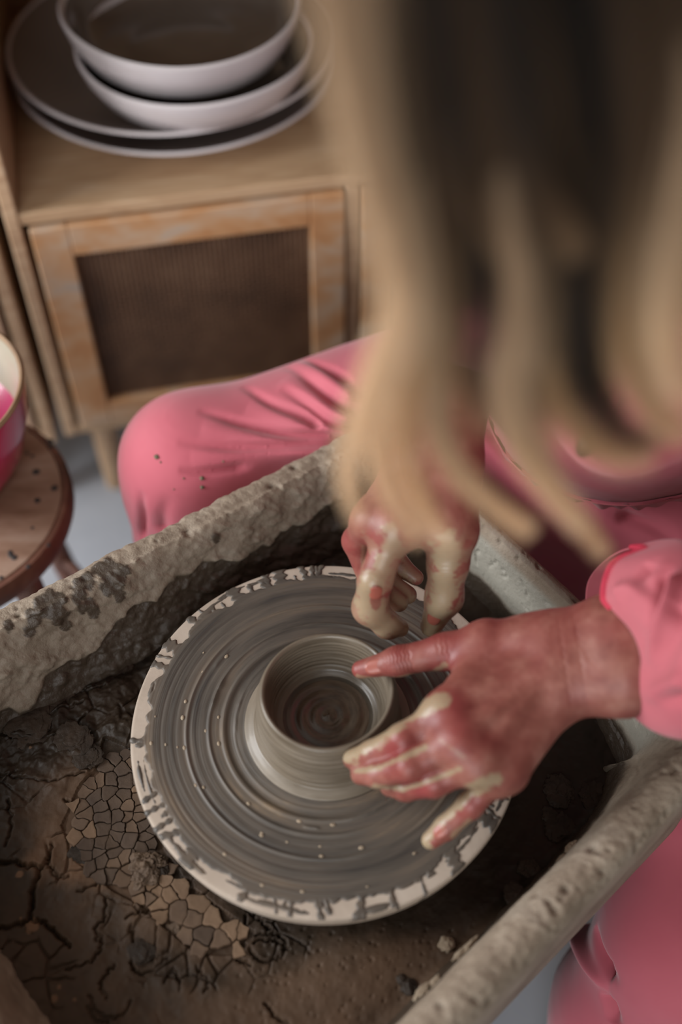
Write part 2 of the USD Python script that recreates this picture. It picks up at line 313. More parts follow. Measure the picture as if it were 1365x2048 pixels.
o, i = bowl_prof(.149, .070); dish('bowl', 'glossy bowl with taupe inside and white outside on top of the dish stack', 'bowl', CW / 2 + .030, .178, .641, o, i, M_inner, 'stacked dishes', .004, .6)

# ================================================================== stool with the pink bowl
M_seat = look('clay_dusted_wood', [(0.3, (112, 80, 58)), (0.5, (142, 112, 92)), (0.7, (166, 142, 124))], scale=9, detail=6, rough=0.7, stretch=(1, 3, 1), bump=0.2, bscale=50)
M_redwood = look('reddish_wood', [(0.3, (82, 50, 38)), (0.5, (112, 72, 56)), (0.7, (136, 98, 78))], scale=14, rough=0.6, bump=0.1)
M_spot = look('dark_spots', [(40, 36, 36), (54, 50, 48)], scale=30, rough=0.6)
SX, SY, SZ = -.442, .318, .45
stool = thing('round_stool', 'round wooden stool with clay-dusted top and reddish edge at the left', 'stool', (SX, SY, 0))
part('seat', lathe([(0, SZ - .03), (.134, SZ - .03), (.1355, SZ - .029), (.137, SZ - .003), (.135, SZ), (0, SZ)], 96), M_seat, stool)
part('edge_band', lathe([(.1372, SZ - .032), (.143, SZ - .030), (.146, SZ - .022), (.146, SZ - .010), (.142, SZ - .0015), (.1372, SZ - .0005), (.1372, SZ - .032)], 96), M_redwood, stool, label='reddish spotted edge')
rnd = random.Random(5)
for k in range(26):
    a = rnd.uniform(-1.7, 1.3); r = rnd.choice([rnd.uniform(.11, .134), rnd.uniform(.139, .143)]); s = rnd.uniform(.002, .0045)
    g = trimesh.creation.icosphere(2, s); g.apply_scale([1, 1, .25]); g.apply_translation([r * math.cos(a), r * math.sin(a), SZ + (0 if r < .136 else -.0015)]); part('clay_spot', g, M_spot, stool)
for a in (-.55, 1.0, 2.6, 4.2):
    part('leg', tube([(.105 * math.cos(a), .105 * math.sin(a), SZ - .03), (.15 * math.cos(a), .15 * math.sin(a), .012)], [.017, .013], 14), M_redwood, stool)
ring = [(.128 * math.cos(a), .128 * math.sin(a), .2) for a in np.linspace(0, 2 * np.pi, 33)]; part('stretcher_ring', tube(ring, .007, 8, False), M_redwood, stool)
M_pink = look('pink_glaze', [(0.3, (160, 44, 46)), (0.48, (164, 38, 76)), (0.6, (172, 44, 92))], scale=4, rough=0.25, coat=0.5, stretch=(1, 1, 2.5))
M_cream = look('cream_glaze', [(0.35, (160, 152, 132)), (0.55, (172, 165, 148)), (0.63, (168, 164, 152)), (0.68, (178, 146, 142))], scale=7, rough=0.2, coat=0.5)
M_rim = look('bare_clay_rim', [(120, 92, 66), (146, 116, 86)], scale=30, rough=0.6)
pb = thing('pink_bowl', 'bright pink glazed bowl with cream inside standing on the round stool', 'bowl', (-.428, .350, SZ))
R, h = .108, .145
part('body', lathe([(0, 0.001), (R * .5, .001), (R * .54, .004), (R * .8, h * .35), (R * .94, h * .7), (R - .001, h - .003), (R - .004, h - .003), (R * .85, h * .6), (0, .012)], 96), M_pink, pb)
part('rim', lathe([(R - .0015, h - .004), (R, h), (R - .003, h + .002), (R - .006, h), (R - .0055, h - .004), (R - .0015, h - .004)], 96), M_rim, pb, label='bare brown clay rim')
part('inner_glaze', lathe([(0, .014), (R * .4, .016), (R * .72, h * .35), (R * .87, h * .7), (R - .0055, h - .001)], 96), M_cream, pb, label='cream inside with a pink smear')

# ================================================================== splash pan: caked rim, walls and the bed of drying clay
rng = np.random.default_rng(11)
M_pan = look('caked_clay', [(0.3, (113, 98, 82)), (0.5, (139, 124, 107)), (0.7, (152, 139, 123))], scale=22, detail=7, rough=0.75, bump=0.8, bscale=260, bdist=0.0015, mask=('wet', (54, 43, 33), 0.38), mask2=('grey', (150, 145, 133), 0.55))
M_bed = look('drying_clay', [(0.3, (40, 30, 22)), (0.5, (50, 39, 29)), (0.7, (62, 48, 37))], scale=16, detail=7, rough=0.55, bump=0.45, bscale=220, bdist=0.0012, spec=.22, mask=('dry', (112, 86, 66), 0.75), mask2=('wet', (32, 26, 20), 0.35))
M_flakes = [look(f'dry_flake_{"abc"[i]}', [(0.3, a), (0.7, b)], scale=40, detail=5, rough=0.8, bump=0.4, bscale=300, bdist=0.001) for i, (a, b) in enumerate([((100, 77, 57), (124, 98, 75)), ((80, 61, 46), (102, 80, 61)), ((62, 47, 36), (82, 64, 49))])]
M_lump = look('clay_lumps', [(0.3, (74, 57, 43)), (0.7, (108, 87, 68))], scale=60, detail=6, rough=0.7, bump=0.6, bscale=300, bdist=0.0015)
M_lumpw = look('wet_clay_lumps', [(0.3, (38, 30, 23)), (0.7, (58, 46, 36))], scale=60, detail=6, spec=.25, rough=0.6, bump=0.6, bscale=200, bdist=0.0015)
M_crumb = look('pale_clay_crumbs', [(0.3, (126, 109, 89)), (0.7, (160, 143, 122))], scale=60, detail=6, rough=0.8, bump=0.6, bscale=300, bdist=0.0015)
BED = .492; GS = .0009; BXc = -.013
quad = [(.042, .297), (.290, -.020), (-.115, -.392), (-.425, -.018)]          # inner top edge of the rim
rounded = Polygon(quad).buffer(-.035, join_style=1).buffer(.035, quad_segs=24)
ring = np.array(rounded.exterior.coords)[:-1][::1]
if Polygon(ring).exterior.is_ccw is False: ring = ring[::-1]
ls = LineString(np.vstack([ring, ring[:1]])); NP = int(ls.length / .0016)
ringp = np.array([ls.interpolate(t, normalized=True).coords[0] for t in np.linspace(0, 1, NP, endpoint=False)])
tang = np.roll(ringp, -6, 0) - np.roll(ringp, 6, 0); tang /= np.linalg.norm(tang, axis=1, keepdims=True); nrm = np.stack([tang[:, 1], -tang[:, 0]], 1)
sideA = np.clip(nrm @ np.array([-.56, .83]), 0, 1) ** 4      # the far left wall
sideB = np.clip(nrm @ np.array([.81, .59]), 0, 1) ** 4       # the wall towards the potter
sideC = np.clip(nrm @ np.array([.67, -.74]), 0, 1) ** 4      # the near right wall
prof0 = np.array([(-.030, BED - .012), (-.024, BED - .004), (-.018, BED + .010), (-.012, .520), (-.008, .545), (-.004, .566), (0, .578), (.004, .5845), (.010, .587), (.017, .5865), (.022, .583), (.0255, .574), (.0262, .560), (.0258, .530), (.025, .47), (.020, .447), (0, .445), (-.04, .445)])
seg = np.r_[0, np.cumsum(np.linalg.norm(np.diff(prof0, axis=0), axis=1))]; NV = 112
sv = np.r_[np.linspace(0, seg[12], 92), np.linspace(seg[12], seg[-1], NV - 91)[1:]]
prof = np.stack([np.interp(sv, seg, prof0[:, k]) for k in (0, 1)], 1)
wide = 1 + .22 * sideC[:, None] - .38 * sideB[:, None]
O = prof[None, :, 0] * np.where(prof[None, :, 0] > 0, wide, 1) - .010 * np.clip((.575 - prof[None, :, 1]) / .08, 0, 1) * sideA[:, None] * (prof[None, :, 0] < 0) + (.011 * sideB - .026 * np.exp(-(np.linalg.norm(ringp - [.28, -.02], axis=1) / .05) ** 2))[:, None] * np.clip((.575 - prof[None, :, 1]) / .08, 0, 1) * (prof[None, :, 0] < 0)
V = np.concatenate([ringp[:, None, :] + nrm[:, None, :] * O[..., None], np.broadcast_to(prof[None, :, 1:], (NP, NV, 1))], -1)
Pn = trimesh.Trimesh(V.reshape(-1, 3), grid_faces(NP, NV, close_u=True), process=False); Nn = vnormals(Pn)
if Nn.reshape(NP, NV, 3)[0, 50] @ [0, 0, 1] < 0: Pn.invert(); Nn = vnormals(Pn)
P = np.asarray(Pn.vertices); A, B, Cc = [np.repeat(s, NV) for s in (sideA, sideB, sideC)]; D = np.clip(1 - A - B - Cc, 0, 1)
inner = np.tile((sv < seg[7]).astype(float), NP); top = np.tile(np.exp(-((sv - seg[9]) / .016) ** 2), NP); outerlow = np.tile((sv > seg[13]).astype(float), NP)
chunk = meshkit.fbm(P * 38, 4, 1) - .5; fine = meshkit.fbm(P * 170, 3, 2) - .5; crusty = np.clip(meshkit.fbm(P * 75, 3, 3) - .52, 0, 1)
disp = (.010 * chunk + .0035 * fine + .012 * crusty) * inner * (A + .6 * D) + (.0045 * chunk + .0034 * fine + .0018 * crusty) * top * (1 - .75 * B) + (.0016 * chunk + .0005 * fine) * inner * B + (.004 * chunk + .002 * fine) * inner * Cc
# scaly edge low on the far wall: thick dried cake ends in a ragged lip above the dark trench
lip = .546 - .36 * np.clip(-.165 - P[:, 0], 0, .14) + .022 * (meshkit.fbm(np.c_[P[:, :2] * 26, P[:, 2] * 0], 4, 4) - .5) * 2
cake = smoothstep(-.003, .002, P[:, 2] - lip) * inner * A; disp += .0045 * cake
# pits along the near rim, coloured darker inside
pit_dark = np.zeros(len(P))
for k in range(420):
    i = rng.integers(0, NP); s_ = rng.uniform(seg[6], seg[11]); c = V[i, np.argmin(abs(sv - s_))]
    if sideC[i] < .5 and rng.random() < .6: continue
    r = rng.choice([.0014, .0019, .0025, .0036], p=[.35, .35, .2, .1]); d = np.linalg.norm(P - c, axis=1); m = d < 3 * r; pit_dark[m] = np.maximum(pit_dark[m], .3 * np.exp(-(d[m] / r) ** 2)); disp[m] -= r * 1.1 * np.exp(-(d[m] / r) ** 2)
wetp = np.zeros(len(P))
# cracks in the smooth grey wall by the potter (pixel, height)
def wallpt(px, py):                      # where a sight line meets the pan's surface
    return pick(Pn, px, py, .002)
wallcr = [[(1200, 1405), (1213, 1430), (1219, 1448), (1240, 1478), (1246, 1492)], [(1258, 1422), (1270, 1440), (1268, 1447)], [(1268, 1522), (1275, 1532), (1273, 1545)], [(1255, 1590), (1265, 1575), (1278, 1565)], [(957, 1105), (948, 1112), (950, 1128)], [(992, 1124), (975, 1138)], [(1000, 1140), (1012, 1152), (1006, 1160)], [(1040, 1165), (1052, 1185), (1050, 1195)], [(1045, 1215), (1062, 1232), (1075, 1240)], [(1085, 1205), (1100, 1215)]]
for k in range(9):
    x = rng.uniform(960, 1120); y = 1010 + (x - 930) * .95 + rng.uniform(55, 130); wallcr.append([(x, y), (x + rng.uniform(-8, 8), y + rng.uniform(4, 14)), (x + rng.uniform(-10, 10), y + rng.uniform(14, 22))])
for k in range(14):
    x = rng.uniform(1225, 1340); y = rng.uniform(1425, 1560) + (x - 1280) * .2; wallcr.append([(x, y), (x + rng.uniform(-9, 9), y + rng.uniform(3, 9))])
for i, c in enumerate(wallcr):
    pts = np.array([wallpt(*q) for q in c]); pts = spline(pts, len(pts) * 5); pts = pts + .0022 * (np.random.default_rng(i).random(pts.shape) - .5); w = .0011 if i < 10 else .0007
    lo, hi = pts.min(0) - .006, pts.max(0) + .006; m = ((P > lo) & (P < hi)).all(1)
    if m.any(): disp[m] -= (.0026 if i < 10 else .0009) * np.exp(-(polydist(P[m], pts) / w) ** 2)
# splashes of wet slip on the far rim and the near rim
for (px, py, r) in [(215, 1135, .010), (233, 1147, .009), (226, 1165, .008), (240, 1185, .006), (195, 1132, .005), (250, 1140, .004), (175, 1165, .008), (160, 1180, .007), (175, 1205, .006), (185, 1222, .006), (150, 1160, .004), (105, 1200, .010), (90, 1215, .010), (120, 1230, .008), (70, 1235, .008), (130, 1250, .006), (58, 1262, .006), (98, 1185, .006), (20, 1250, .005), (430, 1078, .005), (1000, 1815, .004), (880, 1905, .003), (1215, 1480, .004)]:
    c = wallpt(px, py); d = np.linalg.norm((P - c) * [1, 1, .8], axis=1) * (1 + 1.5 * (meshkit.fbm(P * 110, 3, 7) - .5)); wetp = np.maximum(wetp, smoothstep(r * 1.05, r * .85, d))
for (px, py, bx) in ((205, 1172, .010), (240, 1160, -.004), (112, 1225, .014), (150, 1190, .006)):
    a = wallpt(px, py); b = a + np.array([bx, -.008, -.016]); wetp = np.maximum(wetp, smoothstep(.0042, .003, segdist(P, a, b)[0] * (1 + .6 * (meshkit.fbm(P * 200, 2, 8) - .5))))
disp += .0009 * wetp; wetp *= .9; wetp = np.maximum(wetp, pit_dark)
low_wet_dark = smoothstep(.002, -.003, P[:, 2] - lip) * inner * A  # far wall coloured darker below the ragged lip
low_wet_dark = np.maximum(low_wet_dark, inner * (B + Cc) * smoothstep(.012, .002, P[:, 2] - (BED + .016 + .018 * (meshkit.fbm(P * 30, 3, 9) - .4))))
low_wet_dark = np.maximum(low_wet_dark, outerlow * .25)  # outer face and underside slightly darker
grey = B * inner * smoothstep(.578, .568, P[:, 2]) * (1 - low_wet_dark)
P2 = P + Nn * disp[:, None]; Pn.vertices = P2
pan = thing('splash_pan', 'clay-caked splash pan with cracked drying clay around the wheel', 'splash pan')
part('pan_body', Pn, M_pan, pan, attrs={'wet': np.maximum(np.maximum(wetp, low_wet_dark * .95), .42 * B * top * (1 - inner) + .30 * A * inner * smoothstep(.584, .570, P[:, 2])), 'grey': grey}, label='caked pale rim and walls')  # 'wet' also browns the potter's rim top and paints shade on the far wall
part('pan_floor', trimesh.creation.extrude_polygon(rounded.buffer(-.01).difference(Point(BXc, 0).buffer(.035)), .01, engine='earcut').apply_translation([0, 0, .450]), M_pan, pan)

# ---- the bed
def bp(px, py): return at(px, py, BED)[:2]
gx, gy = np.arange(-.43, .305, GS), np.arange(-.335, .305, GS)
XX, YY = np.meshgrid(gx, gy, indexing='ij'); P = np.stack([XX.ravel(), YY.ravel()], 1)
import shapely
inside = shapely.contains_xy(rounded.buffer(.012), P[:, 0], P[:, 1]) & (np.hypot(P[:, 0] + .013, P[:, 1]) > .118)
edge_d = np.full(len(P), .2); kd = cKDTree(ringp); dd, ii = kd.query(P[inside]); edge_d[inside] = dd
P3 = np.c_[P, np.zeros(len(P))]
Q = P[inside]; Q3 = P3[inside]; e = edge_d[inside]; sA, sB, sC = sideA[ii], sideB[ii], sideC[ii]
pxs = Q3.copy(); pxs[:, 2] = BED; rel = pxs - EYE; dep = rel @ FWD; pu = 682.5 + FPX * rel[:, 0] / dep; pv = 1024 - FPX * (rel @ UPV) / dep     # only to place the photographed cracks and patches
def blob(cx, cy, rx, ry, ang=0.0, soft=.35, nz=.5):
    c, s = math.cos(ang), math.sin(ang); x, y = pu - cx, pv - cy; a, b = (x * c + y * s) / rx, (-x * s + y * c) / ry
    return smoothstep(1 + soft, 1 - soft, np.hypot(a, b) * (1 + nz * (meshkit.fbm(Q3 * 60, 3, 12) - .5)))
f1, f2, f3 = meshkit.fbm(Q3 * 14, 4, 21) - .5, meshkit.fbm(Q3 * 45, 4, 22) - .5, meshkit.fbm(Q3 * 150, 3, 23) - .5
ridged = 1 - np.abs(meshkit.fbm(Q3 * np.array([30, 30, 1]), 4, 24) - .5) * 4
rough_zone = np.clip(blob(180, 1400, 330, 120, -.5) + blob(560, 1130, 300, 70, -.35), 0, 1)
smooth_zone = np.clip(blob(760, 1950, 380, 110, -.35) + blob(1130, 1640, 150, 220, .5), 0, 1)
h = .006 * f1 + .0045 * f2 * (1 - .6 * smooth_zone) + .0012 * f3 + rough_zone * (.009 * f2 + .004 * np.clip(ridged, -1, 1) + .002 * f3)
h += .016 * smoothstep(.030, .004, e) * sC + .004 * smoothstep(.03, .0, e) * (1 - sC)       # clay creeping up the near wall
h -= .012 * sA * smoothstep(.045, .02, e) * smoothstep(.0, .012, e)                            # the dark trench under the far wall
h += .003 * np.sin(pu * .02 + 3 * f1) * smooth_zone * .4
cr = [[(262, 1850), (272, 1900), (310, 1918), (338, 1895), (345, 1850), (330, 1832), (285, 1828)], [(500, 1900), (520, 1920), (560, 1915), (570, 1885), (545, 1868), (515, 1872)], [(180, 1990), (200, 2030), (240, 2035), (262, 2000)], [(-20, 1722), (30, 1726), (50, 1732), (78, 1736), (68, 1770), (62, 1800), (60, 1838), (30, 1850), (-20, 1860)], [(78, 1736), (95, 1720), (103, 1690)], [(60, 1838), (90, 1848), (115, 1870), (140, 1892)], [(200, 1868), (203, 1890), (192, 1915), (170, 1930), (133, 1937)], [(228, 1932), (206, 1958), (204, 1975), (216, 2000)], [(212, 1800), (210, 1835), (193, 1852), (192, 1880)], [(14, 1600), (22, 1640), (14, 1690)], [(-10, 1545), (45, 1560), (105, 1562), (170, 1545)], [(5, 1470), (60, 1480), (130, 1468), (175, 1425)], [(95, 1720), (115, 1755), (140, 1752)], [(125, 1600), (170, 1612), (200, 1622), (205, 1650)], [(215, 1690), (235, 1660), (265, 1660)], [(180, 1700), (215, 1690), (205, 1720)], [(155, 1782), (190, 1770), (212, 1735), (238, 1750)], [(250, 1835), (300, 1820), (345, 1820)], [(395, 1935), (415, 1965), (410, 1985)], [(330, 1965), (345, 1940), (360, 1965)], [(275, 1880), (265, 1930), (290, 1945), (335, 1915)], [(490, 1830), (490, 1880), (470, 1910), (500, 1930)], [(510, 1885), (550, 1880), (575, 1900)], [(540, 1860), (520, 1840)], [(530, 2005), (550, 2030), (580, 2050)], [(178, 2010), (190, 2040), (220, 2045)], [(20, 1420), (70, 1440), (120, 1420), (165, 1405)], [(60, 1385), (130, 1385), (190, 1370)], [(180, 1330), (230, 1310), (250, 1345)]]
for i, c in enumerate(cr):
    pts = np.array([[*bp(*q), 0] for q in c]); pts = spline(pts, len(pts) * 6); pts[:, :2] += .0030 * (np.random.default_rng(i).random((len(pts), 2)) - .5)
    w = (.0009, .0009, .0007, .0013, .0010, .0010)[i] if i < 6 else .0007; lo, hi = pts.min(0) - .01, pts.max(0) + .01; m = ((Q3[:, :2] > lo[:2]) & (Q3[:, :2] < hi[:2])).all(1)
    if m.any():
        d = polydist(Q3[m], pts); h[m] += -(.0072 if i in (3, 4, 5) else .0042) * np.exp(-np.abs(d / w) ** 1.5) * (.35 + 1.3 * meshkit.fbm(Q3[m] * 120, 2, 33)) + .0010 * np.exp(-(d / .006) ** 2)
# a finer random crack net, gated to the drier left
vc = np.random.default_rng(3).random((900, 2)) * [.75, .66] + [-.44, -.345]; kv = cKDTree(vc); wq = Q + .004 * np.stack([f2, np.roll(f2, 991)], 1)
dv, _ = kv.query(wq, k=2); gate = smoothstep(.50, .62, meshkit.fbm(Q3 * 22, 3, 31)) * (1 - smooth_zone) * (pu < 620); h -= .003 * gate * np.exp(-((dv[:, 1] - dv[:, 0]) / .0011) ** 2)
flake_px = [(212, 1480), (268, 1500), (292, 1600), (325, 1700), (370, 1770), (450, 1830), (505, 1868), (480, 1905), (400, 1905), (330, 1850), (280, 1805), (225, 1775), (150, 1715), (128, 1650), (160, 1575), (195, 1540)]
flake_poly = Polygon([bp(*q) for q in flake_px]); fz = shapely.contains_xy(flake_poly.buffer(.002), Q[:, 0], Q[:, 1]); h[fz] = h[fz] * .45 - .0022
# little bubbles and pits in the smooth slip
for k in range(160):
    u, v_ = rng.uniform(470, 1000), rng.uniform(1850, 2048); c = bp(u, v_); r = rng.uniform(.0006, .0016); m = (np.abs(Q - c) < 3 * r).all(1); h[m] -= r * .9 * np.exp(-(((Q[m] - c) ** 2).sum(1)) / r ** 2)
dry = np.clip(.55 * blob(200, 1640, 150, 130, .6) + .55 * blob(120, 1720, 60, 50) + .35 * blob(360, 1840, 160, 70, .5) + .50 * blob(700, 1990, 420, 100, -.25) + .25 * blob(60, 1950, 240, 160) + .2 * blob(240, 1410, 110, 50), 0, 1) * (.75 + .8 * f2)
for (px, py, r) in ((40, 1750, .0040), (64, 1850, .0062), (58, 1862, .003), (108, 1998, .0035), (42, 1838, .0015), (118, 1975, .002), (150, 2000, .0015), (62, 1498, .0015)):
    d = np.linalg.norm(Q - bp(px, py), axis=1) * (1 + .9 * f3 + .8 * f2); m = smoothstep(r * 1.1, r * .8, d); dry = np.maximum(dry, m); h += .0006 * m
wet = np.clip(.9 * blob(560, 1120, 330, 110, -.35) + .8 * blob(90, 1430, 280, 130, -.5) + .85 * blob(1130, 1620, 160, 260, .35) + .35 * blob(1000, 1830, 160, 70, -.6), 0, 1) * (.8 + .6 * f2) * (1 - .6 * dry)
Z = np.full(len(P), BED); Z[inside] = BED + h; at_dry = np.zeros(len(P)); at_dry[inside] = np.clip(dry, 0, 1); at_wet = np.zeros(len(P)); at_wet[inside] = np.clip(wet, 0, 1)
F = grid_faces(len(gx), len(gy)); F = F[inside[F].all(1)]; keep = np.unique(F); mp = np.zeros(len(P), int); mp[keep] = np.arange(len(keep))
bed_z = lambda x, y: float(Z[np.clip(int(round((x + .43) / GS)), 0, len(gx) - 1) * len(gy) + np.clip(int(round((y + .335) / GS)), 0, len(gy) - 1)])
bed = part('clay_bed', trimesh.Trimesh(np.c_[P, Z][keep], mp[F], process=False), M_bed, pan, attrs={'dry': at_dry[keep], 'wet': at_wet[keep]}, label='dark brown drying clay, cracked at the left and wet at the right')
# ---- dried flakes between hairline cracks: one small slab per cell
minx, miny, maxx, maxy = flake_poly.bounds; r2 = np.random.default_rng(8); pts = []
while len(pts) < 2600:                                           # dart throwing gives cells of uneven size
    c = r2.random(2) * [maxx - minx + .04, maxy - miny + .04] + [minx - .02, miny - .02]; pts.append(c)
sel = []
for c in pts:
    if all((c[0] - s[0]) ** 2 + (c[1] - s[1]) ** 2 > (.0058 + .005 * meshkit.noise(np.array([c[0] * 40, c[1] * 40, 0.]), 5)) ** 2 for s in sel): sel.append(c)
vor = Voronoi(np.array(sel)); nfl = 0
for i, reg in enumerate(vor.point_region):
    rg = vor.regions[reg]
    if not rg or -1 in rg or not flake_poly.contains(Point(sel[i])): continue
    g = Polygon(vor.vertices[rg]).buffer(-.00085 - .0003 * r2.random()).buffer(.0006, quad_segs=2)
    if g.is_empty or g.geom_type != 'Polygon' or g.area < 0.8e-5 or nfl >= 290: continue
    out = np.array(LineString(g.exterior.coords).segmentize(.0024).coords)[:-1]
    if Polygon(out).exterior.is_ccw is False: out = out[::-1]
    out = out + .0036 * (np.stack([meshkit.fbm(np.c_[out * 210, out[:, :1] * 0], 2, 6), meshkit.fbm(np.c_[out * 210, out[:, :1] * 0], 2, 7)], 1) - .5)
    c = out.mean(0); n = len(out); tilt = r2.normal(0, .06, 2); lift = .0006 + .0016 * r2.random(); zb = BED - .0006 + .45 * .006 * float(meshkit.fbm(np.array([[c[0] * 14, c[1] * 14, 0]]), 4, 21)[0] - .5)
    zt = lambda q, k: zb + lift + (q - c) @ tilt + k
    rows = [np.c_[out, np.full(n, zb - .004)], np.c_[out, zt(out, -.0002)], np.c_[c + (out - c) * .93, zt(c + (out - c) * .93, .0004)], np.c_[c + (out - c) * .55, zt(c + (out - c) * .55, .0003)]]
    Vf = np.vstack(rows + [[[*c, zb + lift + .0001]]]); Ff = []
    for a in range(3):
        k = np.arange(n); k2 = (k + 1) % n; Ff += [np.stack([a * n + k, a * n + k2, (a + 1) * n + k2], 1), np.stack([a * n + k, (a + 1) * n + k2, (a + 1) * n + k], 1)]
    k = np.arange(n); Ff.append(np.stack([3 * n + k, 3 * n + (k + 1) % n, np.full(n, 4 * n)], 1))
    part('mud_flake', trimesh.Trimesh(Vf, np.vstack(Ff), process=False), M_flakes[int(np.clip(3 * (1.6 * meshkit.fbm(np.array([[c[0] * 25, c[1] * 25, 0.]]), 2, 9)[0] - .3) + .5 * r2.normal(), 0, 2.9))], bed, smooth=50); nfl += 1
# ---- lumps and crumbs
def lump(px, py, r, mat, flat=.6, seed=0, stretch=(1, 1), ang=0.0, up=.35, z=None):
    x, y = bp(px, py) if z is None else at(px, py, z)[:2]; g = trimesh.creation.icosphere(4 if r > .006 else 3, 1.0); v = np.asarray(g.vertices)
    v = v * (1 + 1.3 * (meshkit.fbm(v * 1.5 + seed * 3.1, 4, seed) - .5) + .45 * (meshkit.fbm(v * 6 + seed, 3, seed + 1) - .5))[:, None]
    v = v * [r * stretch[0], r * stretch[1], r * flat]; c, s = math.cos(ang), math.sin(ang); v[:, :2] = np.c_[v[:, 0] * c - v[:, 1] * s, v[:, 0] * s + v[:, 1] * c]
    g.vertices = v + [x, y, (bed_z(x, y) if z is None else z) + r * flat * up]; part('clay_lump', g, mat, bed, smooth=60)
for i, a in enumerate([(292, 1735, .012, M_lump, .7), (282, 1760, .008, M_lump, .8), (318, 1728, .007, M_lump, .9), (304, 1752, .007, M_lump, .8), (270, 1735, .005, M_lump, .8), (330, 1745, .005, M_lumpw, .8), (345, 1858, .007, M_lump, .35), (285, 1905, .009, M_lumpw, .2), (160, 1350, .022, M_lumpw, .22), (110, 1405, .020, M_lumpw, .2), (230, 1330, .016, M_lumpw, .25), (60, 1450, .020, M_lumpw, .18), (150, 1480, .015, M_lumpw, .15), (170, 1700, .012, M_lumpw, .14), (175, 1515, .012, M_lumpw, .15),
      (1118, 1582, .013, M_lumpw, .25), (1185, 1590, .011, M_lumpw, .32), (1120, 1655, .012, M_lumpw, .25), (1100, 1630, .007, M_lumpw, .3), (1030, 1800, .010, M_lumpw, .3), (895, 1890, .006, M_crumb, .7), (1060, 1740, .008, M_lumpw, .4), (820, 1975, .006, M_lumpw, .5), (805, 1960, .004, M_lumpw, .5)]):
    lump(*a, seed=i)
for i, (px, py, r, st) in enumerate([(1146, 1698, .0065, 1.3), (1128, 1722, .0055, 1.5), (1215, 1632, .005, 2.2), (1200, 1655, .004, 2.0), (1180, 1672, .0038, 1.6), (940, 1893, .004, 2.4), (920, 1910, .0035, 2.0), (845, 1985, .0055, 1.6), (868, 1968, .004, 2.0), (1105, 1745, .004, 1.6), (990, 1860, .003, 2.0), (1070, 1785, .003, 1.8)]):
    lump(px, py, r, M_crumb, .8, 40 + i, (st, .75), .74, .4, z=BED + .018)

# ================================================================== wheel and pot
def polar_look(name, stops, sr, st, sz, rough, rough2, bump=.15, coat=.0, detail=4):
    n = {'co': ('texture_coordinate', {}), 's': ('separate_xyz', {}), 'xx': ('math', {'math_type': 'multiply'}), 'yy': ('math', {'math_type': 'multiply'}), 'ad': ('math', {'math_type': 'add'}), 'r': ('math', {'math_type': 'sqrt'}),
         'nx': ('math', {'math_type': 'divide'}), 'ny': ('math', {'math_type': 'divide'}), 'nys': ('math', {'math_type': 'multiply', 'value2': st}), 'rz': ('math', {'math_type': 'add'}), 'rs': ('math', {'math_type': 'multiply', 'value2': sr}), 'ts': ('math', {'math_type': 'multiply', 'value2': st}), 'zs': ('math', {'math_type': 'multiply', 'value2': sz}),
         'c': ('combine_xyz', {}), 'nz': ('noise_texture', {'scale': 1.0, 'detail': detail, 'roughness': .62}), 'rp': ('rgb_ramp', {'ramp': [(p, srgb(*c)) for p, c in stops]}), 'mr': ('map_range', {'from_min': .3, 'from_max': .7, 'to_min': rough, 'to_max': rough2}),
         'bp': ('bump', {'strength': bump, 'distance': .0012}), 'p': ('principled_bsdf', {'coat_weight': coat, 'coat_roughness': .12})}
    l = [('co.object', 's.vector'), ('s.x', 'xx.value1'), ('s.x', 'xx.value2'), ('s.y', 'yy.value1'), ('s.y', 'yy.value2'), ('xx.value', 'ad.value1'), ('yy.value', 'ad.value2'), ('ad.value', 'r.value1'), ('s.x', 'nx.value1'), ('r.value', 'nx.value2'), ('s.y', 'ny.value1'), ('r.value', 'ny.value2'), ('ny.value', 'nys.value1'),
         ('r.value', 'rs.value1'), ('nx.value', 'ts.value1'), ('s.z', 'zs.value1'), ('rs.value', 'rz.value1'), ('zs.value', 'rz.value2'), ('rz.value', 'c.x'), ('ts.value', 'c.y'), ('nys.value', 'c.z'), ('c.vector', 'nz.vector'), ('nz.fac', 'rp.fac'), ('rp.color', 'p.base_color'), ('nz.fac', 'mr.value'), ('mr.result', 'p.roughness'), ('nz.fac', 'bp.height'), ('bp.normal', 'p.normal')]
    return usdkit.material(stage, f'/World/Looks/{name}', n, l, surface='p.BSDF')
M_bat = look('pale_bat', [(158, 143, 128), (168, 153, 138), (175, 161, 147)], scale=18, detail=5, rough=.7, bump=.15, bscale=120)
M_slip = polar_look('wet_slip', [(0.28, (44, 42, 43)), (0.40, (66, 60, 54)), (0.52, (81, 73, 65)), (0.64, (93, 81, 69)), (0.74, (118, 100, 80))], 70, .8, 60, .42, .58, .10, .0, 10)
M_pot = polar_look('thrown_clay', [(0.3, (86, 75, 62)), (0.45, (101, 90, 76)), (0.6, (112, 101, 87)), (0.72, (126, 115, 101))], 90, .8, 260, .34, .5, .07, .15)
M_potin = polar_look('thrown_clay_inside', [(0.3, (62, 48, 36)), (0.5, (78, 62, 48)), (0.7, (94, 78, 62))], 190, 1.2, 190, .25, .42, .10, .3)
M_iron = look('dark_iron', [(48, 48, 50), (62, 61, 62)], scale=20, rough=.5)
BX, BZ = -.013, .55
wheel = thing('pottery_wheel', 'round pale pottery wheel head streaked with grey wet clay', 'pottery wheel', (BX, 0, BZ))
BR = .165
part('bat', lathe([(0, -.024), (.158, -.024), (.1615, -.0225), (BR - .0004, -.006), (BR, -.0035), (BR - .0008, -.0008), (BR - .003, 0), (.12, 0), (0, 0)], 256), M_bat, wheel)
part('wheel_head', lathe([(0, -.036), (.085, -.036), (.087, -.0245), (0, -.0245)], 64), M_iron, wheel)
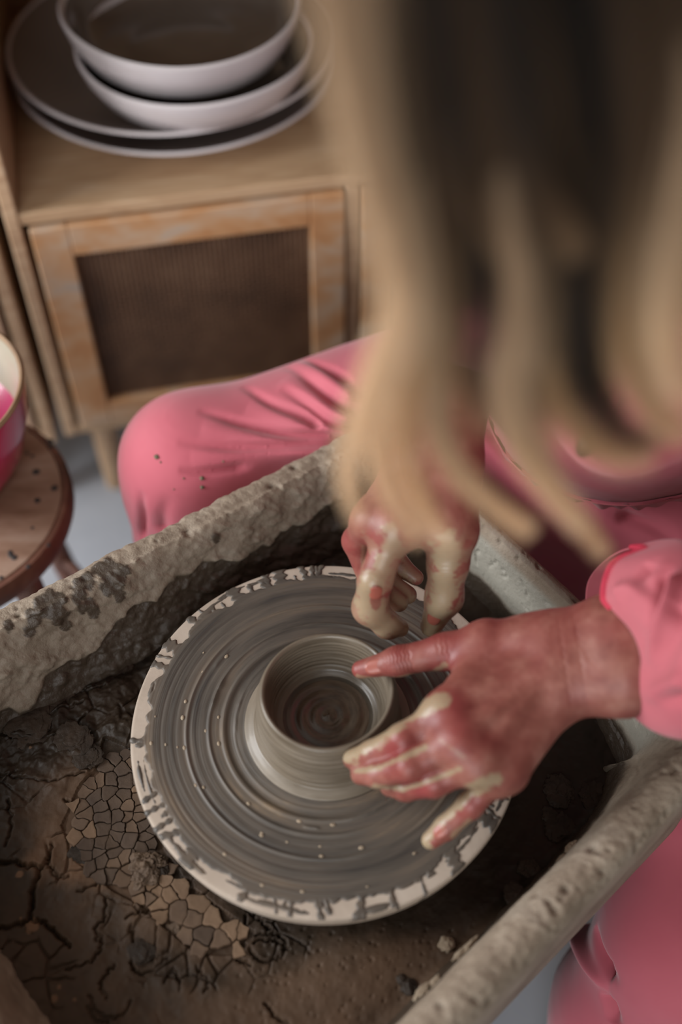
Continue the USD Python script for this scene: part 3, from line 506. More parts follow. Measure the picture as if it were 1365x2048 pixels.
NT, NR = 1500, 300
th = np.linspace(0, 2 * np.pi, NT, endpoint=False); s = np.r_[np.linspace(.045, .13, 170), np.linspace(.1304, BR - .003, 90), BR - .003 + np.linspace(.0004, .022, 40)]
rr = np.minimum(s, BR - .003); ov = np.clip(s - (BR - .003), 0, None); zz = np.zeros_like(s)
rr = np.where(ov > 0, BR - .003 + .003 * np.sin(np.minimum(ov / .003, 1) * np.pi / 2) - np.clip(ov - .005, 0, None) * .2, rr); zz = np.where(ov > 0, -.002 * (1 - np.cos(np.minimum(ov / .003, 1) * np.pi / 2)) - np.clip(ov - .0035, 0, None), 0)
TH, S = np.meshgrid(th, s, indexing='ij'); CT, ST = np.cos(TH), np.sin(TH)
ang3 = np.stack([CT, ST, np.zeros_like(CT)], -1)
rb = .1515 + .011 * (meshkit.fbm(ang3 * 5.5, 3, 51) - .5) + .006 * (meshkit.fbm(ang3 * 22, 2, 52) - .5)
mask = rb - S; r3 = np.random.default_rng(21)
for k in range(64):
    a = r3.uniform(0, 2 * np.pi); w = r3.choice([.0014, .0024, .0034, .006], p=[.25, .35, .25, .15]); end = r3.choice([.156, .161, BR - .001, BR + .006, BR + .014], p=[.2, .2, .3, .2, .1]); sl = r3.normal(0, .25)
    da = (TH - a + np.pi) % (2 * np.pi) - np.pi; off = da * .155 + sl * (S - .15); d = np.where(S > .145, w * (1 + .25 * np.sin(S * 900 + k)) - np.abs(off), -1); d = np.minimum(d, end - S); mask = np.maximum(mask, d)
for k in range(20):                                            # smears that leave small bare windows
    a = r3.uniform(0, 2 * np.pi); ra = r3.uniform(.152, .161); wl = r3.uniform(.006, .022); wr = r3.uniform(.0012, .0032)
    da = ((TH - a + np.pi) % (2 * np.pi) - np.pi) * ra; mask = np.maximum(mask, wr * (1 - np.hypot(da / wl, (S - ra) / wr)))
mask += .0016 * (meshkit.fbm(np.stack([CT * S, ST * S, 0 * S], -1) * 210, 3, 53) - .5)
hgt = .0011 * np.tanh(mask / .0012)
g1 = meshkit.fbm(np.stack([s * 330, s * 0 + 3.3, s * 0], -1), 4, 54) - .5; g2 = meshkit.fbm(np.stack([S * 420, CT * 1.2, ST * 1.2], -1), 3, 55) - .5
ridge = .0012 * np.exp(-((s - .0865) / .0022) ** 2) + .0010 * np.exp(-((s - .099) / .0016) ** 2) + .0009 * np.exp(-((s - .118) / .0014) ** 2) - .0012 * np.exp(-((s - .0815) / .003) ** 2) + .003 * np.exp(-((s - .060) / .010) ** 2)
hgt = np.where(mask > 0, hgt + (.0010 * g1[None, :] + .0005 * g2) * smoothstep(.158, .15, S) + ridge[None, :], hgt - .0004)
# torn crescents of thicker slip
for (a, ra, wl, wr, hh) in ((2.86, .098, .016, .0016, .0016), (3.02, .076, .02, .0013, .001), (2.55, .112, .010, .0016, .001), (5.05, .088, .02, .0012, .001), (4.6, .093, .006, .0012, .0012), (1.75, .068, .012, .003, .0014), (5.5, .125, .03, .0009, .0008)):
    da = ((TH - a + np.pi) % (2 * np.pi) - np.pi) * ra; hgt += hh * np.exp(-(da / wl) ** 4 - ((S - ra - .15 * da * 0) / wr) ** 2) * (.6 + .8 * (meshkit.fbm(np.stack([CT * S, ST * S, 0 * S], -1) * 160, 2, 56)))
nr_ = np.where(ov > 0, np.minimum(ov / .003, 1), 0); V = np.stack([(rr + hgt * np.sin(nr_ * np.pi / 2)) * CT, (rr + hgt * np.sin(nr_ * np.pi / 2)) * ST, zz + hgt * np.cos(nr_ * np.pi / 2)], -1)
Fs = grid_faces(NT, len(s), close_u=True); ok = (mask.ravel() > -.0022)[Fs].any(1); Fs = Fs[ok]; keep = np.unique(Fs); mp = np.zeros(NT * len(s), int); mp[keep] = np.arange(len(keep))
part('slip_coat', trimesh.Trimesh(V.reshape(-1, 3)[keep], mp[Fs], process=False), M_slip, wheel, smooth=True, label='wet grey-brown clay slip smeared in rings')
for k in range(34):                                            # crumbs flung outwards
    a, r = r3.uniform(2.2, 5.6), r3.uniform(.085, .15); g = trimesh.creation.icosphere(2, r3.uniform(.0006, .0016)); g.apply_scale([1.5, 1, .6]); g.apply_transform(trimesh.transformations.rotation_matrix(a + 1.57, [0, 0, 1])); g.apply_translation([r * math.cos(a), r * math.sin(a), .0013]); part('slip_crumb', g, M_crumb, wheel)
part('shaft', lathe([(0, -.108), (.022, -.108), (.022, -.0365), (0, -.0365)], 32), M_iron, wheel)
frame = thing('wheel_frame', 'dark iron housing on four feet under the splash pan', 'wheel base', (BX, 0, 0))
part('motor_housing', box(-.20, -.17, .06, .16, .17, .43, .02), M_iron, frame)
for (x, y) in ((-.17, -.14), (.13, -.14), (.13, .14), (-.17, .14)): part('foot', tube([(x, y, .006), (x, y, .0595)], .02, 14), M_iron, frame)
for (x, y) in ((-.15, -.12), (.11, -.12), (.11, .12), (-.15, .12)): part('bracket', tube([(x, y, .4305), (x, y, .4445)], .018, 14), M_iron, frame)

def pot_wob(r, z, t): return r + .0006 * np.sin(2 * t + .4) * np.clip(z / .05, 0, 1), z + .0009 * np.sin(2 * t + 1.1) * np.clip(z / .05, 0, 1)
zo = np.linspace(0, 1, 130)
ro = np.interp(zo, [0, .03, .08, .16, .3, .5, .7, .88, .96, 1], [.0705, .067, .0628, .0608, .0594, .0590, .0584, .0562, .0551, .0546])
ro = ro + .00022 * np.sin(zo * 62) * (zo < .97) + .0006 * (meshkit.fbm(np.stack([zo * 34, zo * 0, zo * 0], -1), 3, 61) - .5)
outer = [(0, -.001), (.07, -.001)] + [(r, .0008 + z * .0545) for r, z in zip(ro, zo)] + [(.0541, .0562), (.0530, .0570), (.0518, .0568), (.0510, .0560)]
zi = np.linspace(1, 0, 80); ri = np.interp(zi, [0, .08, .2, .4, .7, 1], [.0370, .0420, .0450, .0475, .0494, .0505]) + .00018 * np.sin(zi * 70) * (zi < .96)
inn = [(.0516, .0566)] + [(r, .012 + z * .0438) for r, z in zip(ri, zi)] + [(r, .0118 + .0005 * math.sin((.037 - r) * 560) * math.exp(-((r - .012) / .016) ** 2) + .0012 * math.exp(-(r / .005) ** 2)) for r in np.linspace(.0345, .0003, 60)]
potx = thing('clay_pot', 'small wet clay pot being thrown in the middle of the wheel', 'pot', (BX + .002, 0, BZ + .0022))
part('outer_wall', lathe(outer, 220, wob=pot_wob), M_pot, potx, smooth=True)
def spiral_wob(r, z, t): r, z = pot_wob(r, z, t); return r, z + np.where((r < .034), .0004 * np.sin(r * 520 - t), 0) * np.clip((.034 - r) / .006, 0, 1)
part('inner_wall', lathe(inn[:82], 220, wob=spiral_wob), M_pot, potx, smooth=True); part('inner_floor', lathe(inn[79:], 220, wob=spiral_wob), M_potin, potx, smooth=True, label='wet brown floor with a spiral')

# ================================================================== the potter
def unit(v): v = np.asarray(v, float); return v / np.linalg.norm(v)
FACE = unit([-.756, -.655, 0]); RIGHT = unit([-.655, .756, 0]); UP = np.array([0, 0, 1.0])
PEL = np.array([.315, .388, .54]); SHO = np.array([.180, .165, .985]); HEAD = deep(1095, -440, .41)
SHR, SHL = SHO + .128 * RIGHT - UP * .01, SHO - .165 * RIGHT - UP * .015
HIPR, HIPL = PEL + .095 * RIGHT - UP * .02, PEL - .095 * RIGHT - UP * .02
KNR, KNL = np.array([-.154, .325, .505]), np.array([.318, -.125, .368])
ANR, ANL = np.array([-.165, .28, .09]), np.array([.275, -.185, .09])
ELR, ELL = np.array([.130, .372, .735]), np.array([.395, .040, .715])
def P_(px, py, z): return at(px, py, z)
# ---- left hand (nearest): joints from wrist to tips
LW = [P_(1112, 1284, .656), P_(1126, 1370, .652)]
LF = [P_(1236, 1268, .668), P_(1244, 1348, .664)]
L_th = [P_(1050, 1290, .652), P_(975, 1290, .648), P_(893, 1303, .640), P_(797, 1322, .629), P_(722, 1339, .616)]
L_ix = [P_(893, 1428, .652), P_(805, 1478, .641), P_(745, 1507, .618), P_(706, 1518, .603)]
L_md = [P_(918, 1484, .654), P_(818, 1533, .640), P_(757, 1549, .617), P_(722, 1549, .602)]
L_rg = [P_(957, 1523, .648), P_(868, 1566, .630), P_(812, 1577, .608), P_(780, 1573, .595)]
L_pk = [P_(1004, 1540, .637), P_(941, 1610, .611), P_(893, 1655, .590), P_(862, 1680, .579)]
def hand(B, wrist, fingers, frs, thumb, trs, palm, k=.008):
    for f, r in zip(fingers, frs): B.chain(f, r, .0045)
    for i, f in enumerate(fingers):
        w = wrist[0] + (wrist[1] - wrist[0]) * (i / 3.0); B.cone(w, f[0], .0155, r_palm[i], .012)
    B.chain(thumb, trs, .007)
    for a, b, r1, r2 in palm: B.cone(a, b, r1, r2, .014)
r_palm = (.0145, .0145, .0140, .0135)
allL = np.array(LW + LF + L_th + L_ix + L_md + L_rg + L_pk + [ELL])
BL = Body(np.minimum(np.array(LF + L_th + L_pk + L_ix + L_rg).min(0) - .03, 9), np.array(LW + L_th + L_pk + LF).max(0) + [.012, .05, .04], .0012)
hand(BL, LW, [L_ix, L_md, L_rg, L_pk], [(.0128, .0112, .0098, .0078), (.0126, .0110, .0098, .0080), (.0122, .0105, .0092, .0078), (.0122, .0098, .0088, .0072)], L_th, (.019, .0180, .0140, .0112, .0074),
     [(L_th[1], L_ix[0], .015, .011), (L_th[0], L_pk[0], .018, .0125), (LW[1], L_pk[0] + [.006, .004, -.006], .018, .013), (L_ix[0], L_md[0], .0125, .0125), (L_md[0], L_rg[0], .0125, .012), (L_rg[0], L_pk[0], .012, .0118)])
for w, f in zip(LW, LF): B_ = BL.cone(w, f, .0225, .0285, .02)
BL.cone(LW[0], L_th[0], .0215, .019, .012); BL.cone((LW[0] + LW[1]) / 2, (LF[0] + LF[1]) / 2, .024, .031, .02)
FE = (LF[0] + LF[1]) / 2 + (ELL - (LF[0] + LF[1]) / 2) * .35
for f in LF: BL.cone(f, FE, .0285, .036, .02)
for j, r in ((L_ix[0], .0085), (L_md[0], .0085), (L_rg[0], .0078), (L_pk[0], .007)): BL.ball(j + [0, -.003, .0062], r, k=.006)      # knuckles
for f, r in ((L_ix, .0075), (L_md, .0075), (L_rg, .007), (L_pk, .006)): BL.ball(f[1] + [0, -.002, .0050], r, k=.005)
for f in (L_ix, L_md, L_rg): BL.cone(f[0] + [0, -.002, .009], (LW[0] + LW[1]) / 2 + [0, -.004, .020], .0028, .0022, .009)            # tendons
# ---- right hand (behind the pot)
RW = [P_(905, 925, .716), P_(836, 925, .708)]
R_th = [P_(905, 985, .708), P_(903, 1060, .694), P_(897, 1125, .670), P_(889, 1195, .637), P_(863, 1253, .608)]
R_ix = [P_(792, 1052, .704), P_(751, 1160, .672), P_(741, 1215, .640), P_(775, 1250, .617), P_(800, 1256, .609)]
R_md = [P_(742, 1042, .698), P_(716, 1082, .664), P_(748, 1175, .626), P_(798, 1205, .612)]
R_rg = [P_(752, 1025, .684), P_(738, 1085, .648), P_(775, 1165, .616), P_(816, 1190, .608)]
R_pk = [P_(772, 1005, .672), P_(770, 1075, .640), P_(800, 1130, .618), P_(832, 1155, .611)]
pts = np.array(RW + R_th + R_ix + R_md + R_rg + R_pk)
FR_ = RW[0] * .5 + RW[1] * .5 + (ELR - (RW[0] + RW[1]) / 2) * .45
BRh = Body(np.minimum(pts.min(0), FR_) - .035, np.maximum(pts.max(0), FR_) + [.035, .02, .045], .0013)
BRh.chain(R_ix, (.0145, .0135, .0142, .0108, .0078), .006); BRh.chain(R_md, (.0135, .0125, .0105, .0082), .0045); BRh.chain(R_rg, (.0125, .011, .0095, .008), .0045); BRh.chain(R_pk, (.0115, .0095, .0085, .007), .0045)
for i, (f, r) in enumerate(((R_ix, .0150), (R_md, .0145), (R_rg, .0135), (R_pk, .0130))):
    w = RW[0] + (RW[1] - RW[0]) * (i / 3.0); BRh.cone(w, f[0], .0185, r, .014)
BRh.chain(R_th, (.020, .0195, .0160, .0148, .0092), .008)
BRh.cone(R_th[1], R_ix[0], .017, .0125, .014); BRh.cone(R_th[0], R_ix[0], .019, .0135, .014); BRh.cone(RW[1], R_pk[0], .018, .0125, .014)
for w in RW: BRh.cone(w, FR_, .0235, .031, .02)
for j, r in ((R_ix[0], .0085), (R_md[0], .009), (R_rg[0], .008)): BRh.ball(j + [0, -.003, .007], r, k=.006)
BRh.ball(R_ix[1] + [-.002, -.003, .005], .0085, k=.005); BRh.ball(R_md[1] + [-.003, -.002, .003], .008, k=.005); BRh.ball(R_ix[3] + [.002, 0, -.003], .0085, k=.004)
for f in (R_ix, R_md): BRh.cone(f[0] + [0, -.002, .010], (RW[0] + RW[1]) / 2 + [0, -.004, .022], .003, .0025, .009)
mL, mR = BL.mesh(5), BRh.mesh(5)
# skin folds over the joints
def folds(m, j, axis, rad, n=3, step=.0026, depth=.0007, w=.0007, side=(0, -.4, .9)):
    V = np.asarray(m.vertices); N = vnormals(m); d = V - j; s_ = d @ unit(axis); near = np.exp(-(np.linalg.norm(d, axis=1) / (rad * 1.25)) ** 4) * np.clip(N @ unit(side), 0, 1)
    wv = .0006 * np.sin((d @ np.cross(unit(axis), unit(side))) * 900)
    dd = sum(np.exp(-((s_ + wv - k * step) / w) ** 2) for k in range(-n // 2 + 1, n // 2 + 1)); m.vertices = V - N * (near * depth * dd)[:, None]
folds(mL, L_th[3] + (L_th[2] - L_th[3]) * .1, L_th[4] - L_th[3], .015, 8, .0030, .0012, .0008); folds(mL, L_th[2], L_th[3] - L_th[2], .014, 3, .004, .0008, .001)
for f in (L_ix, L_md, L_rg, L_pk): folds(mL, f[1], f[1] - f[0], .011, 4, depth=.0005)
folds(mL, (LW[0] + LW[1]) / 2 + [0, -.01, .02], (LF[0] - LW[0]), .03, 2, .012, .0004, .0014); folds(mL, L_pk[2], L_pk[3] - L_pk[2], .009, 4)
folds(mR, R_th[2], R_th[3] - R_th[2], .016, 5, .003, .0006); folds(mR, R_th[3], R_th[4] - R_th[3], .014, 4); folds(mR, R_ix[1], R_ix[1] - R_ix[0], .013, 4); folds(mR, R_ix[2], R_ix[2] - R_ix[1], .013, 4)
# ---- the rest of the body, coarser, one surface with the hands at the forearms
BB = Body([-.36, -.28, 0], [.56, .62, 1.16], .008)
spine = [PEL, PEL + (SHO - PEL) * .35 + FACE * -.01, PEL + (SHO - PEL) * .7, SHO + [0, 0, .0]]
BB.ball(PEL, (.15, .115, .12), [RIGHT, FACE, UP], .04); tl = unit(SHO - PEL); tf = unit(np.cross(RIGHT, tl)); tf = tf if tf @ FACE > 0 else -tf
BB.ball(PEL + (SHO - PEL) * .40, (.125, .09, .16), [RIGHT, tf, tl], .05); BB.ball(PEL + (SHO - PEL) * .78, (.15, .10, .17), [RIGHT, tf, tl], .05)
for s in (1, -1): BB.ball(PEL + (SHO - PEL) * .72 + RIGHT * s * .07 + tf * .085, .052, k=.03)
BB.cone(SHR, SHL, .055, .055, .05)
for S, E, Wp in ((SHR, ELR, FR_), (SHL, ELL, FE)): BB.cone(S, E, .050, .042, .03); BB.cone(E, Wp, .041, .034, .02)
BB.cone(SHO + [0, 0, .01], SHO + (HEAD - SHO) * .62, .055, .050, .04)
for H, K, A_ in ((HIPR, KNR, ANR), (HIPL, KNL, ANL)):
    BB.cone(H, K, .080, .054, .04); BB.cone(K, A_, .052, .034, .02); BB.cone(A_, A_ + [0, 0, -.045], .034, .036, .02); BB.cone(A_ + [0, 0, -.055], A_ + FACE * .14 + [0, 0, -.062], .036, .028, .02)
mB = BB.mesh(3)
# ---- head: skull, jaw, nose, lips, ears; looking down at the pot
HF = unit(FACE * .72 + np.array([-.05, 0, -.62])); HU = unit(UP - HF * (UP @ HF)); HR = np.cross(HF, HU)
def hp(r, u, f): return HEAD + HR * r + HU * u + HF * f
BH = Body(HEAD - .17, HEAD + .17, .0036)
ax = [HR, HU, HF]
BH.ball(hp(0, .022, -.012), (.074, .088, .094), ax, .01); BH.ball(hp(0, -.034, .012), (.060, .084, .077), ax, .03); BH.cone(hp(0, -.096, .052), hp(0, -.094, .050), .019, .020, .03)
BH.cone(hp(0, -.02, -.03), hp(0, -.14, -.055), .052, .052, .03)
for s in (1, -1):
    BH.ball(hp(.030 * s, .011, .100), .0165, k=.014, sub=True); BH.ball(hp(.030 * s, .0095, .0725), .0122, k=.005); BH.cone(hp(.014 * s, .030, .080), hp(.044 * s, .029, .068), .006, .005, .012)
    BH.ball(hp(.075 * s, .0, -.012), (.008, .030, .018), ax, .006); BH.ball(hp(.082 * s, .002, -.008), (.006, .018, .010), ax, .004, sub=True)
    BH.ball(hp(.0105 * s, -.032, .089), .0075, k=.006)
BH.cone(hp(0, .014, .080), hp(0, -.028, .097), .0065, .0098, .010)
BH.cone(hp(-.018, -.058, .083), hp(.018, -.058, .083), .0052, .0052, .005); BH.cone(hp(-.015, -.0675, .081), hp(.015, -.0675, .081), .0062, .0062, .005)
mH = BH.mesh(2)

def scr(V): r = np.asarray(V) - EYE; d = r @ FWD; return np.stack([682.5 + FPX * r[:, 0] / d, 1024 - FPX * (r @ UPV) / d], 1)
def stroke(uv, pts, w): 
    d = polydist(np.c_[uv, np.zeros(len(uv))], np.c_[np.array(pts, float), np.zeros(len(pts))]); return w, d
def paint(V, strokes):
    uv = scr(V); nz = meshkit.fbm(V * 130, 4, 71) - .5; nz2 = meshkit.fbm(V * 420, 2, 72) - .5; out = np.zeros(len(V))
    for pts, w, a in strokes:
        d = polydist(np.c_[uv, np.zeros(len(uv))], np.c_[np.array(pts, float), np.zeros(len(pts))]) + nz * w * 1.5 + nz2 * w * .7
        out = np.maximum(out, a * smoothstep(w, w * .6, d))
    return out
clayL = paint(mL.vertices, [([(885, 1402), (840, 1420), (790, 1450), (740, 1484), (695, 1510)], 19, .9), ([(850, 1494), (800, 1518), (750, 1538), (712, 1542)], 7, .85), ([(920, 1538), (860, 1562), (810, 1578), (750, 1572)], 6, .85), ([(990, 1558), (935, 1590), (890, 1628), (850, 1675)], 17, .9), ([(866, 1395), (880, 1402), (886, 1415)], 6, .9),
    ([(842, 1690), (856, 1694)], 12, .95), ([(940, 1640), (905, 1672)], 5, .6), ([(715, 1352), (770, 1362), (830, 1350)], 5, .6), ([(850, 1355), (890, 1330)], 6, .6), ([(690, 1512), (712, 1528)], 7, .5), ([(690, 1355), (712, 1358)], 4, .5), ([(905, 1602), (985, 1575)], 4, .5), ([(880, 1480), (930, 1515)], 5, .25), ([(810, 1450), (780, 1470), (760, 1495)], 8, .45)])
V = np.asarray(mR.vertices); uvR = scr(V)
clayR = np.maximum(paint(V, [([(895, 1090), (890, 1160), (880, 1215), (858, 1262)], 34, .95), ([(740, 1170), (735, 1215), (770, 1250), (810, 1258)], 34, .9), ([(790, 1085), (770, 1130), (745, 1180)], 22, .8), ([(780, 1060), (800, 1110)], 18, .7), ([(800, 1160), (815, 1200)], 26, .8)]), .45 * smoothstep(1020, 1130, uvR[:, 1]) * (meshkit.fbm(V * 90, 3, 5) > .42))
clayR *= np.where(np.hypot((uvR[:, 0] - 752) / 12, (uvR[:, 1] - 1195) / 26) < 1, .15, 1); clayR *= np.where((uvR[:, 0] < 722) & (uvR[:, 1] < 1150), .15, 1)
def flush_of(V, spots): return np.clip(sum(a * np.exp(-(np.linalg.norm(V - p, axis=1) / r) ** 2) for p, r, a in spots) + .14 + .8 * (meshkit.fbm(V * 40, 3, 75) - .5), 0, 1)
flL = flush_of(np.asarray(mL.vertices), [(L_ix[0] + [0, 0, .01], .014, .7), (L_md[0] + [0, 0, .01], .013, .6), (L_ix[1], .016, .8), (L_md[1], .016, .7), (L_rg[1], .016, .7), (L_pk[1], .014, .7), (L_th[3], .016, .6), (L_th[2], .022, .6), (L_th[1], .022, .5), (L_th[4], .012, .6), (L_pk[3], .012, .6)])
flR = flush_of(V, [(R_md[1], .022, .9), (R_ix[0], .022, .8), (R_ix[1], .016, .5), (R_th[3], .014, .3), (RW[1], .03, .5)])
body = trimesh.util.concatenate([mB, mH, mL, mR]); nB = len(mB.vertices) + len(mH.vertices)
attrs = {'clay': np.r_[np.zeros(nB), clayL, clayR], 'flush': np.r_[np.full(nB, .0), flL, flR]}
M_skin = look('skin', [(0.3, (106, 58, 49)), (0.46, (122, 73, 62)), (0.60, (134, 87, 75)), (0.75, (148, 105, 92))], scale=55, detail=5, rough=.5, bump=.3, bscale=420, bdist=.0006, sss=.15, spec=.4, mask=('flush', (126, 50, 52), .36), mask2=('clay', (146, 129, 104), .30))
person = thing('person', 'person with long blond hair in pink clothes bending over the spinning clay', 'person')
bodyp = part('body', body, M_skin, person, attrs=attrs)
M_nail = look('fingernail', [(140, 72, 60), (152, 84, 70)], scale=60, rough=.4, coat=.15)
def nail(c, d, up, w, l, lift=.0004):
    d = unit(d); u = unit(np.asarray(up, float) - d * (np.asarray(up) @ d)); r = np.cross(d, u); n1, n2 = 11, 9; G = []
    for i in np.linspace(-1, 1, n1):
        for j in np.linspace(-1, 1, n2):
            a = j * 1.0; hw = w * (1 - .25 * max(0, i) ** 3 - .35 * max(0, -i) ** 4); G.append(c + d * l * i * math.sqrt(max(0, 1 - .35 * j * j)) + r * hw * math.sin(a) / math.sin(1.0) + u * (lift + hw * .55 * (math.cos(a) - 1)))
    part('fingernail', shell(np.array(G), -.0005, n1, n2, False), M_nail, bodyp, smooth=60)
def nail_at(m, px, py, d, w, l):
    p = pick(m, px, py); V = np.asarray(m.vertices); near = np.linalg.norm(V - p, axis=1) < .006; nail(p - unit(vnormals(m)[near].mean(0)) * .0006, d, vnormals(m)[near].mean(0), w, l, .0008)
nail_at(mL, 737, 1335, L_th[4] - L_th[3], .0058, .0088); nail_at(mL, 868, 1672, L_pk[3] - L_pk[2], .0046, .0062)
nail_at(mR, 862, 1248, R_th[4] - R_th[3], .0058, .0075); nail_at(mR, 757, 1200, R_ix[2] - R_ix[1], .0052, .0070)
M_eye = look('eye_white', [(226, 222, 216), (234, 230, 226)], scale=20, rough=.1)
M_iris = look('iris', [(60, 74, 84), (80, 96, 104)], scale=300, rough=.1)
for s in (1, -1):
    g = trimesh.creation.icosphere(3, .0116); g.apply_translation(hp(.030 * s, .0078, .0728)); part('eye', g, M_eye, bodyp, smooth=True)
    g = trimesh.creation.icosphere(2, .0048); g.apply_translation(hp(.030 * s, .0030, .0788)); part('iris', g, M_iris, bodyp, smooth=True)

# ---- trousers
M_trouser = look('pink_cotton', [(0.3, (172, 76, 90)), (0.5, (178, 84, 97)), (0.7, (184, 94, 106))], scale=5, detail=4, rough=.8, sheen=.28, bump=.12, bscale=900, bdist=.0006)
TB = Body([-.36, -.25, .03], [.56, .62, .72], .0045)
TB.ball(PEL - UP * .01, (.172, .132, .135), [RIGHT, FACE, UP], .04); TB.cone(PEL + UP * .06, PEL + (SHO - PEL) * .30, .125, .115, .05)
TB.ball(PEL + FACE * .095 - UP * .03, (.135, .095, .095), [RIGHT, FACE, UP], .05); TB.ball(PEL + FACE * .12 - UP * .13, (.12, .075, .09), [RIGHT, FACE, UP], .04); TB.cone(HIPR, KNR + UP * .002, .098, .070, .05); TB.cone(KNR, KNR + FACE * .01 - UP * .1, .071, .066, .04); TB.cone(KNR - UP * .03, ANR + UP * .03, .067, .060, .03)
TB.cone(HIPL - UP * .02, KNL, .094, .074, .05); TB.cone(KNL, KNL * .5 + ANL * .5, .080, .084, .03); TB.cone(KNL * .5 + ANL * .5, ANL + UP * .03, .084, .068, .03)
mT = TB.mesh(3)
def densify(m, boxes):                   # finer triangles where the cloth is creased
    uv = scr(m.vertices); sel = np.zeros(len(uv), bool)
    for x0, y0, x1, y1 in boxes: sel |= (uv[:, 0] > x0) & (uv[:, 0] < x1) & (uv[:, 1] > y0) & (uv[:, 1] < y1)
    v, f = trimesh.remesh.subdivide(np.asarray(m.vertices), np.asarray(m.faces), np.nonzero(sel[m.faces].any(1))[0]); return trimesh.Trimesh(v, f, process=True)
mT = densify(mT, [(230, 640, 800, 1120), (1100, 1650, 1420, 2100)])
def ridge(m, lines, gain=1.0):
    V = np.asarray(m.vertices).copy(); N = vnormals(m); D = np.zeros(len(V))
    for pts, w, d in lines:
        if not all(hits(m, *q) for q in pts): continue
        p3 = np.array([pick(m, *q) for q in pts]); p3 = spline(p3, len(p3) * 6); lo, hi = p3.min(0) - 3 * w, p3.max(0) + 3 * w; k = np.nonzero(((V > lo) & (V < hi)).all(1))[0]
        if not len(k): continue
        
        dist = np.full(len(k), 9.); tt = np.zeros(len(k)); n = len(p3) - 1
        for i in range(n):
            x, t = segdist(V[k], p3[i], p3[i + 1]); b = x < dist; dist[b] = x[b]; tt[b] = (i + t[b]) / n
        D[k] += d * gain * np.exp(-(dist / w) ** 2) * (smoothstep(-.05, .15, tt) * np.clip(1 - tt, 0, 1) ** .8)
    m.vertices = V + N * D[:, None]
ridge(mT, [([(735, 826), (685, 800), (629, 761), (565, 722)], .0050, -.0085), ([(735, 868), (674, 839), (612, 800), (560, 765)], .0046, -.0080), ([(735, 900), (674, 880), (585, 861), (501, 839), (390, 812)], .0048, -.0095), ([(735, 908), (668, 897), (557, 890), (462, 886), (350, 874)], .0044, -.0080), ([(650, 846), (601, 822), (535, 794), (480, 760)], .0046, -.0065), ([(500, 942), (423, 951), (345, 944)], .0040, -.0045), ([(700, 760), (640, 725), (590, 705)], .005, -.005),
           ([(720, 845), (650, 812), (560, 748)], .010, .006), ([(720, 884), (620, 845), (500, 805)], .010, .006), ([(715, 898), (560, 877), (400, 845)], .010, .007), ([(690, 912), (520, 910), (380, 905)], .012, .005), ([(720, 800), (650, 755), (580, 715)], .010, .005), ([(272, 1085), (273, 1040), (276, 985)], .0055, -.007), ([(322, 1075), (325, 1040), (332, 995)], .008, -.003),
           ([(1215, 1955), (1200, 1935), (1186, 1895), (1180, 1850)], .007, -.013), ([(1165, 1850), (1160, 1890), (1180, 1945), (1205, 1985)], .007, .009), ([(1205, 2000), (1213, 2030), (1222, 2060)], .007, -.010),
           ([(955, 850), (1010, 915), (1080, 975), (1150, 1040)], .006, -.010), ([(985, 860), (1050, 930), (1120, 985)], .007, .006), ([(1230, 1040), (1300, 1060), (1365, 1090)], .007, -.006)], 2.0)
V = np.asarray(mT.vertices); mT.vertices = V + vnormals(mT) * (.005 * (meshkit.fbm(V * np.array([9, 9, 14]), 3, 81) - .5))[:, None]
V = np.array(mT.vertices); rb_ = rounded.buffer(.024); k = np.nonzero(shapely.contains_xy(rb_, V[:, 0], V[:, 1]) & (V[:, 2] > .440) & (V[:, 2] < .592))[0]
for i in k:                              # cloth pressed flat where a leg leans against the pan
    q = rb_.exterior.interpolate(rb_.exterior.project(Point(V[i, :2]))); V[i, :2] = (q.x, q.y)
mT.vertices = V
tro = part('trousers', mT, M_trouser, person, smooth=True)
M_speck = look('clay_speck', [(86, 84, 62), (112, 100, 78)], scale=80, rough=.7)
for (px, py, r) in ((303, 913, .0028), (412, 951, .0024), (404, 985, .0022), (360, 965, .0012), (310, 921, .0012), (345, 990, .001), (455, 930, .0012), (1235, 1700, .0012)):
    p = pick(mT, px, py); g = trimesh.creation.icosphere(2, r); v = np.asarray(g.vertices); g.vertices = v * (1 + .6 * (meshkit.noise(v * 900, 4) - .5))[:, None] * [1, 1, .7] + p; part('clay_speck', g, M_speck, tro)

# ---- shirt: body, sleeves, gathered hem
M_shirt = look('salmon_cotton', [(0.3, (158, 72, 82)), (0.5, (164, 80, 89)), (0.7, (170, 88, 97))], scale=6, detail=4, rough=.8, sheen=.12, bump=.15, bscale=800, bdist=.0006)
M_serge = look('red_stitching', [(160, 28, 52), (180, 44, 68)], scale=120, rough=.7)
SB = Body([-.12, -.16, .50], [.50, .58, 1.10], .0055)
SB.ball(PEL + (SHO - PEL) * .42, (.148, .112, .185), [RIGHT, tf, tl], .05); SB.ball(PEL + (SHO - PEL) * .78, (.168, .118, .175), [RIGHT, tf, tl], .05); SB.cone(SHR, SHL, .064, .064, .05)
for s in (1, -1): SB.ball(PEL + (SHO - PEL) * .72 + RIGHT * s * .07 + tf * .088, .058, k=.03)
SB.cone(PEL + (SHO - PEL) * .2 + tf * .03, PEL + (SHO - PEL) * .45 + tf * .02, .120, .125, .04)
SB.cone(SHR, ELR, .062, .060, .035); SB.cone(SHL, ELL, .062, .062, .035)
SB.cone(SHO + (HEAD - SHO) * .42, SHO + (HEAD - SHO) * 1.2, .062, .062, .02, sub=True)
mS = SB.mesh(3)
cut0, cutn = PEL + (SHO - PEL) * .30 + tf * .12, unit(tl * .92 + tf * .1)
mS = trimesh.intersections.slice_mesh_plane(mS, cutn, cut0)
